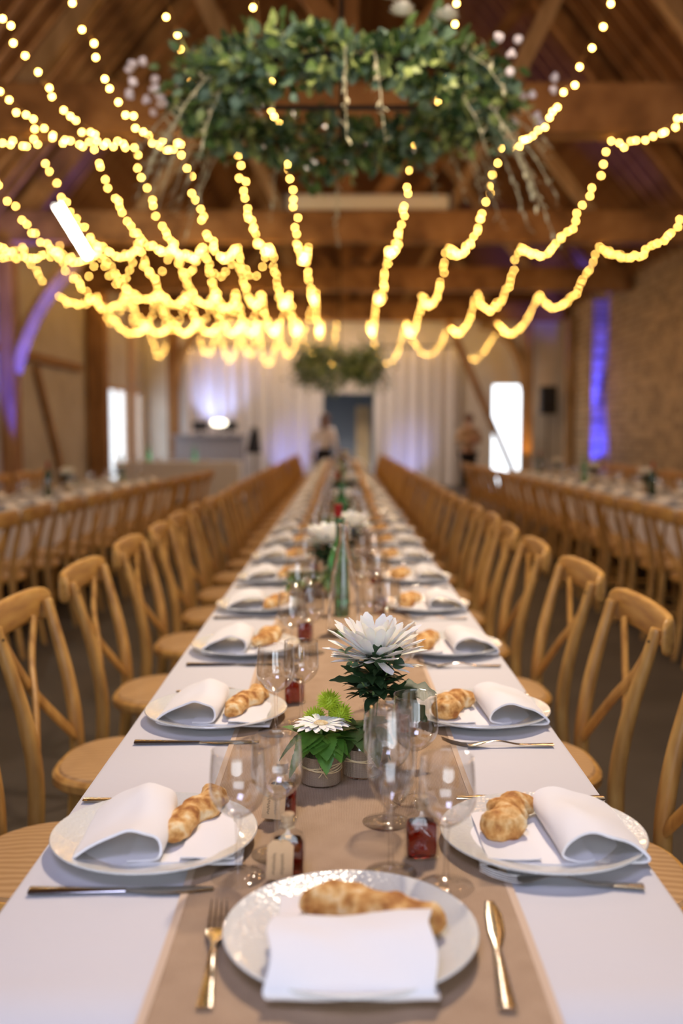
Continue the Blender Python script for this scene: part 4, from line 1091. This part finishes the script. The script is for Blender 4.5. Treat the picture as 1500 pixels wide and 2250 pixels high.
# amber floor lamp at the right post
uplight((4.28, 23.05, 0), 'small amber uplight at the foot of the pale post', mat('amber_led', (1, .5, .1), .3, emit=(1, .45, .08), estr=12))
light('amber_wash', 'SPOT', (4.3, 22.85, .3), 60, (1, .42, .08), size=.03, spot=40, blend=.7, target=(4.32, 23.3, 1.4))

# people
def skin_obj(name, verts, edges, rads, mt, parent, sub=2):
    me = bpy.data.meshes.new(name); me.from_pydata(verts, edges, []); o = bpy.data.objects.new(name, me); COL.objects.link(o); o.parent = parent
    me.materials.append(mt)
    sk = o.modifiers.new('skin', 'SKIN'); sk.use_smooth_shade = True
    for i, r in enumerate(rads):
        me.skin_vertices[0].data[i].radius = r if hasattr(r, '__len__') else (r, r)
        me.skin_vertices[0].data[i].use_root = (i == 0)
    s = o.modifiers.new('sub', 'SUBSURF'); s.levels = s.render_levels = sub
    me.polygons.foreach_set('use_smooth', [True] * len(me.polygons)) if len(me.polygons) else None
    return o
def person(loc, rz, H, label, top, bottom, arms, hair_long=False, lean=0., skirt=False):
    t = thing('person', label, 'person', None, loc, rz); k = H / 1.70
    V = []; E = []; Rd = []
    def add(p, r, par=None):
        V.append((p[0] * k, p[1] * k, p[2] * k)); Rd.append(tuple(q * k for q in r) if hasattr(r, '__len__') else r * k)
        if par is not None: E.append((par, len(V) - 1))
        return len(V) - 1
    ly = -lean
    pel = add((0, 0, .94), (.14, .10)); wa = add((0, ly * .3, 1.08), (.12, .085), pel); ch = add((0, ly * .7, 1.26), (.15, .10), wa); nb = add((0, ly, 1.42), (.075, .06), ch)
    nk = add((0, ly - .01, 1.48), .048, nb); h1 = add((0, ly - .03, 1.555), (.068, .082), nk); h2 = add((0, ly - .02, 1.64), (.064, .078), h1)
    for s in (-1, 1):
        hp = add((s * .09, 0, .88), .085, pel); kn = add((s * .10, -.01, .49), .052, hp); an = add((s * .10, .02, .09), .036, kn); ft = add((s * .11, -.13, .035), (.035, .025), an)
        sh = add((s * .175, ly, 1.385), .052, ch)
        el, wr, hd = arms[0 if s < 0 else 1]
        e_ = add((el[0], el[1], el[2]), .038, sh); w_ = add(wr, .026, e_); pm = add(hd, (.034, .020), w_)
        dv = (Vector(hd) - Vector(wr)).normalized(); sd = dv.cross(Vector((0, 1, 0))); sd = (Vector((1, 0, 0)) if sd.length < .2 else sd.normalized())
        for j in range(4):
            b = Vector(hd) + sd * (.018 * (j - 1.5)) + dv * .035; e1 = b + dv * .028 + Vector((0, -.006, 0)); L2 = (.018, .026, .022, .014)[j]
            f1 = add(tuple(b), .0095, pm); f2 = add(tuple(e1), .0085, f1); add(tuple(e1 + dv * L2 + Vector((0, -.014, 0))), .007, f2)
        b = Vector(hd) + sd * .034 - dv * .012; f1 = add(tuple(b), .011, pm); add(tuple(b + sd * .014 + dv * .03), .009, f1)
    skin_obj('body', V, E, Rd, skin_mat, t)
    # clothes: shirt, trousers or skirt
    V2 = []; E2 = []; R2 = []
    def add2(p, r, par=None):
        V2.append((p[0] * k, p[1] * k, p[2] * k)); R2.append(tuple(q * k for q in r) if hasattr(r, '__len__') else r * k)
        if par is not None: E2.append((par, len(V2) - 1))
        return len(V2) - 1
    a = add2((0, 0, .96), (.165, .125)); b = add2((0, ly * .3, 1.09), (.150, .112), a); c_ = add2((0, ly * .7, 1.27), (.178, .128), b); d_ = add2((0, ly, 1.43), (.085, .07), c_)
    for s in (-1, 1):
        sh = add2((s * .178, ly, 1.385), .068, c_); el, wr, hd = arms[0 if s < 0 else 1]; e_ = add2(el, .055, sh)
        w = Vector(el).lerp(Vector(wr), .85); add2(tuple(w), .043, e_)
    skin_obj('shirt', V2, E2, R2, top, t)
    if skirt:
        MB().lathe([(.155 * k, 1.0 * k), (.185 * k, .88 * k), (.20 * k, .55 * k), (.19 * k, .55 * k), (.15 * k, .98 * k)], 24).build('skirt', bottom, t)
    else:
        V2.clear(); E2.clear(); R2.clear()
        a = add2((0, 0, .95), (.16, .12))
        for s in (-1, 1):
            hp = add2((s * .092, 0, .86), .105, a); kn = add2((s * .10, -.01, .48), .072, hp); add2((s * .10, .02, .10), .058, kn)
        skin_obj('trousers', list(V2), list(E2), list(R2), bottom, t)
    for s in (-1, 1):
        MB().lathe([(.001, -.11), (.03, -.09), (.042, 0), (.036, .09), (.001, .12)], 12, M=Matrix.Translation((s * .11 * k, -.05, .035)) @ Matrix.Rotation(PI / 2, 4, 'X')).build('shoe', black, t)
    # hair cap and face details
    hc = Vector((0, (ly - .02) * k, 1.625 * k))
    m = MB(); M = Matrix.Translation(hc + Vector((0, .018, .015))) @ Matrix.Diagonal((.094 * k, .108 * k, .100 * k, 1))
    pr = [(math.sin(PI * i / 10) if i else .001, -math.cos(PI * i / 10)) for i in range(3, 11)]; pr[-1] = (.001, 1)
    m.lathe(pr, 20, M=M)
    if hair_long: m.tube([tuple(hc + Vector((0, .10, .02))), tuple(hc + Vector((0, .13, -.10))), tuple(hc + Vector((0, .12, -.26)))], [.05, .05, .015], 10)
    m.build('hair', hair_mat, t)
    f = MB(); f.tube([tuple(hc + Vector((0, -.088, .0))), tuple(hc + Vector((0, -.108, -.035))), tuple(hc + Vector((0, -.09, -.045)))], [.006, .012, .008], 8).build('nose', skin_mat, t)
    for s in (-1, 1):
        MB().ball(hc + Vector((s * .030, -.083, .0)), .010, 8).build('eye', black, t)
        MB().ball(hc + Vector((s * .088, 0, -.02)), .020, 8, ).build('ear', skin_mat, t)
    MB().tube([tuple(hc + Vector((-.022, -.088, -.072))), tuple(hc + Vector((0, -.094, -.074))), tuple(hc + Vector((.022, -.088, -.072)))], .005, 6).build('mouth', mat('lips', (.42, .13, .11), .5), t)
    return t
person((-.36, 20.4, 0), R(150), 1.66, 'person in a white shirt and black skirt walking by the dim doorway', shirt_mat, dark_cloth,
       [((-.26, -.02, 1.12), (-.28, -.10, .88), (-.28, -.13, .80)), ((.27, .02, 1.12), (.30, -.02, .87), (.30, -.04, .79))], True, .05, True)
person((2.62, 20.6, 0), R(20), 1.66, 'person in a beige top and black trousers standing with folded arms by the right curtain', beige_cloth, dark_cloth,
       [((-.27, -.03, 1.15), (-.05, -.20, 1.17), (.04, -.21, 1.20)), ((.27, -.03, 1.15), (.05, -.22, 1.12), (-.05, -.23, 1.14))], False, .0)
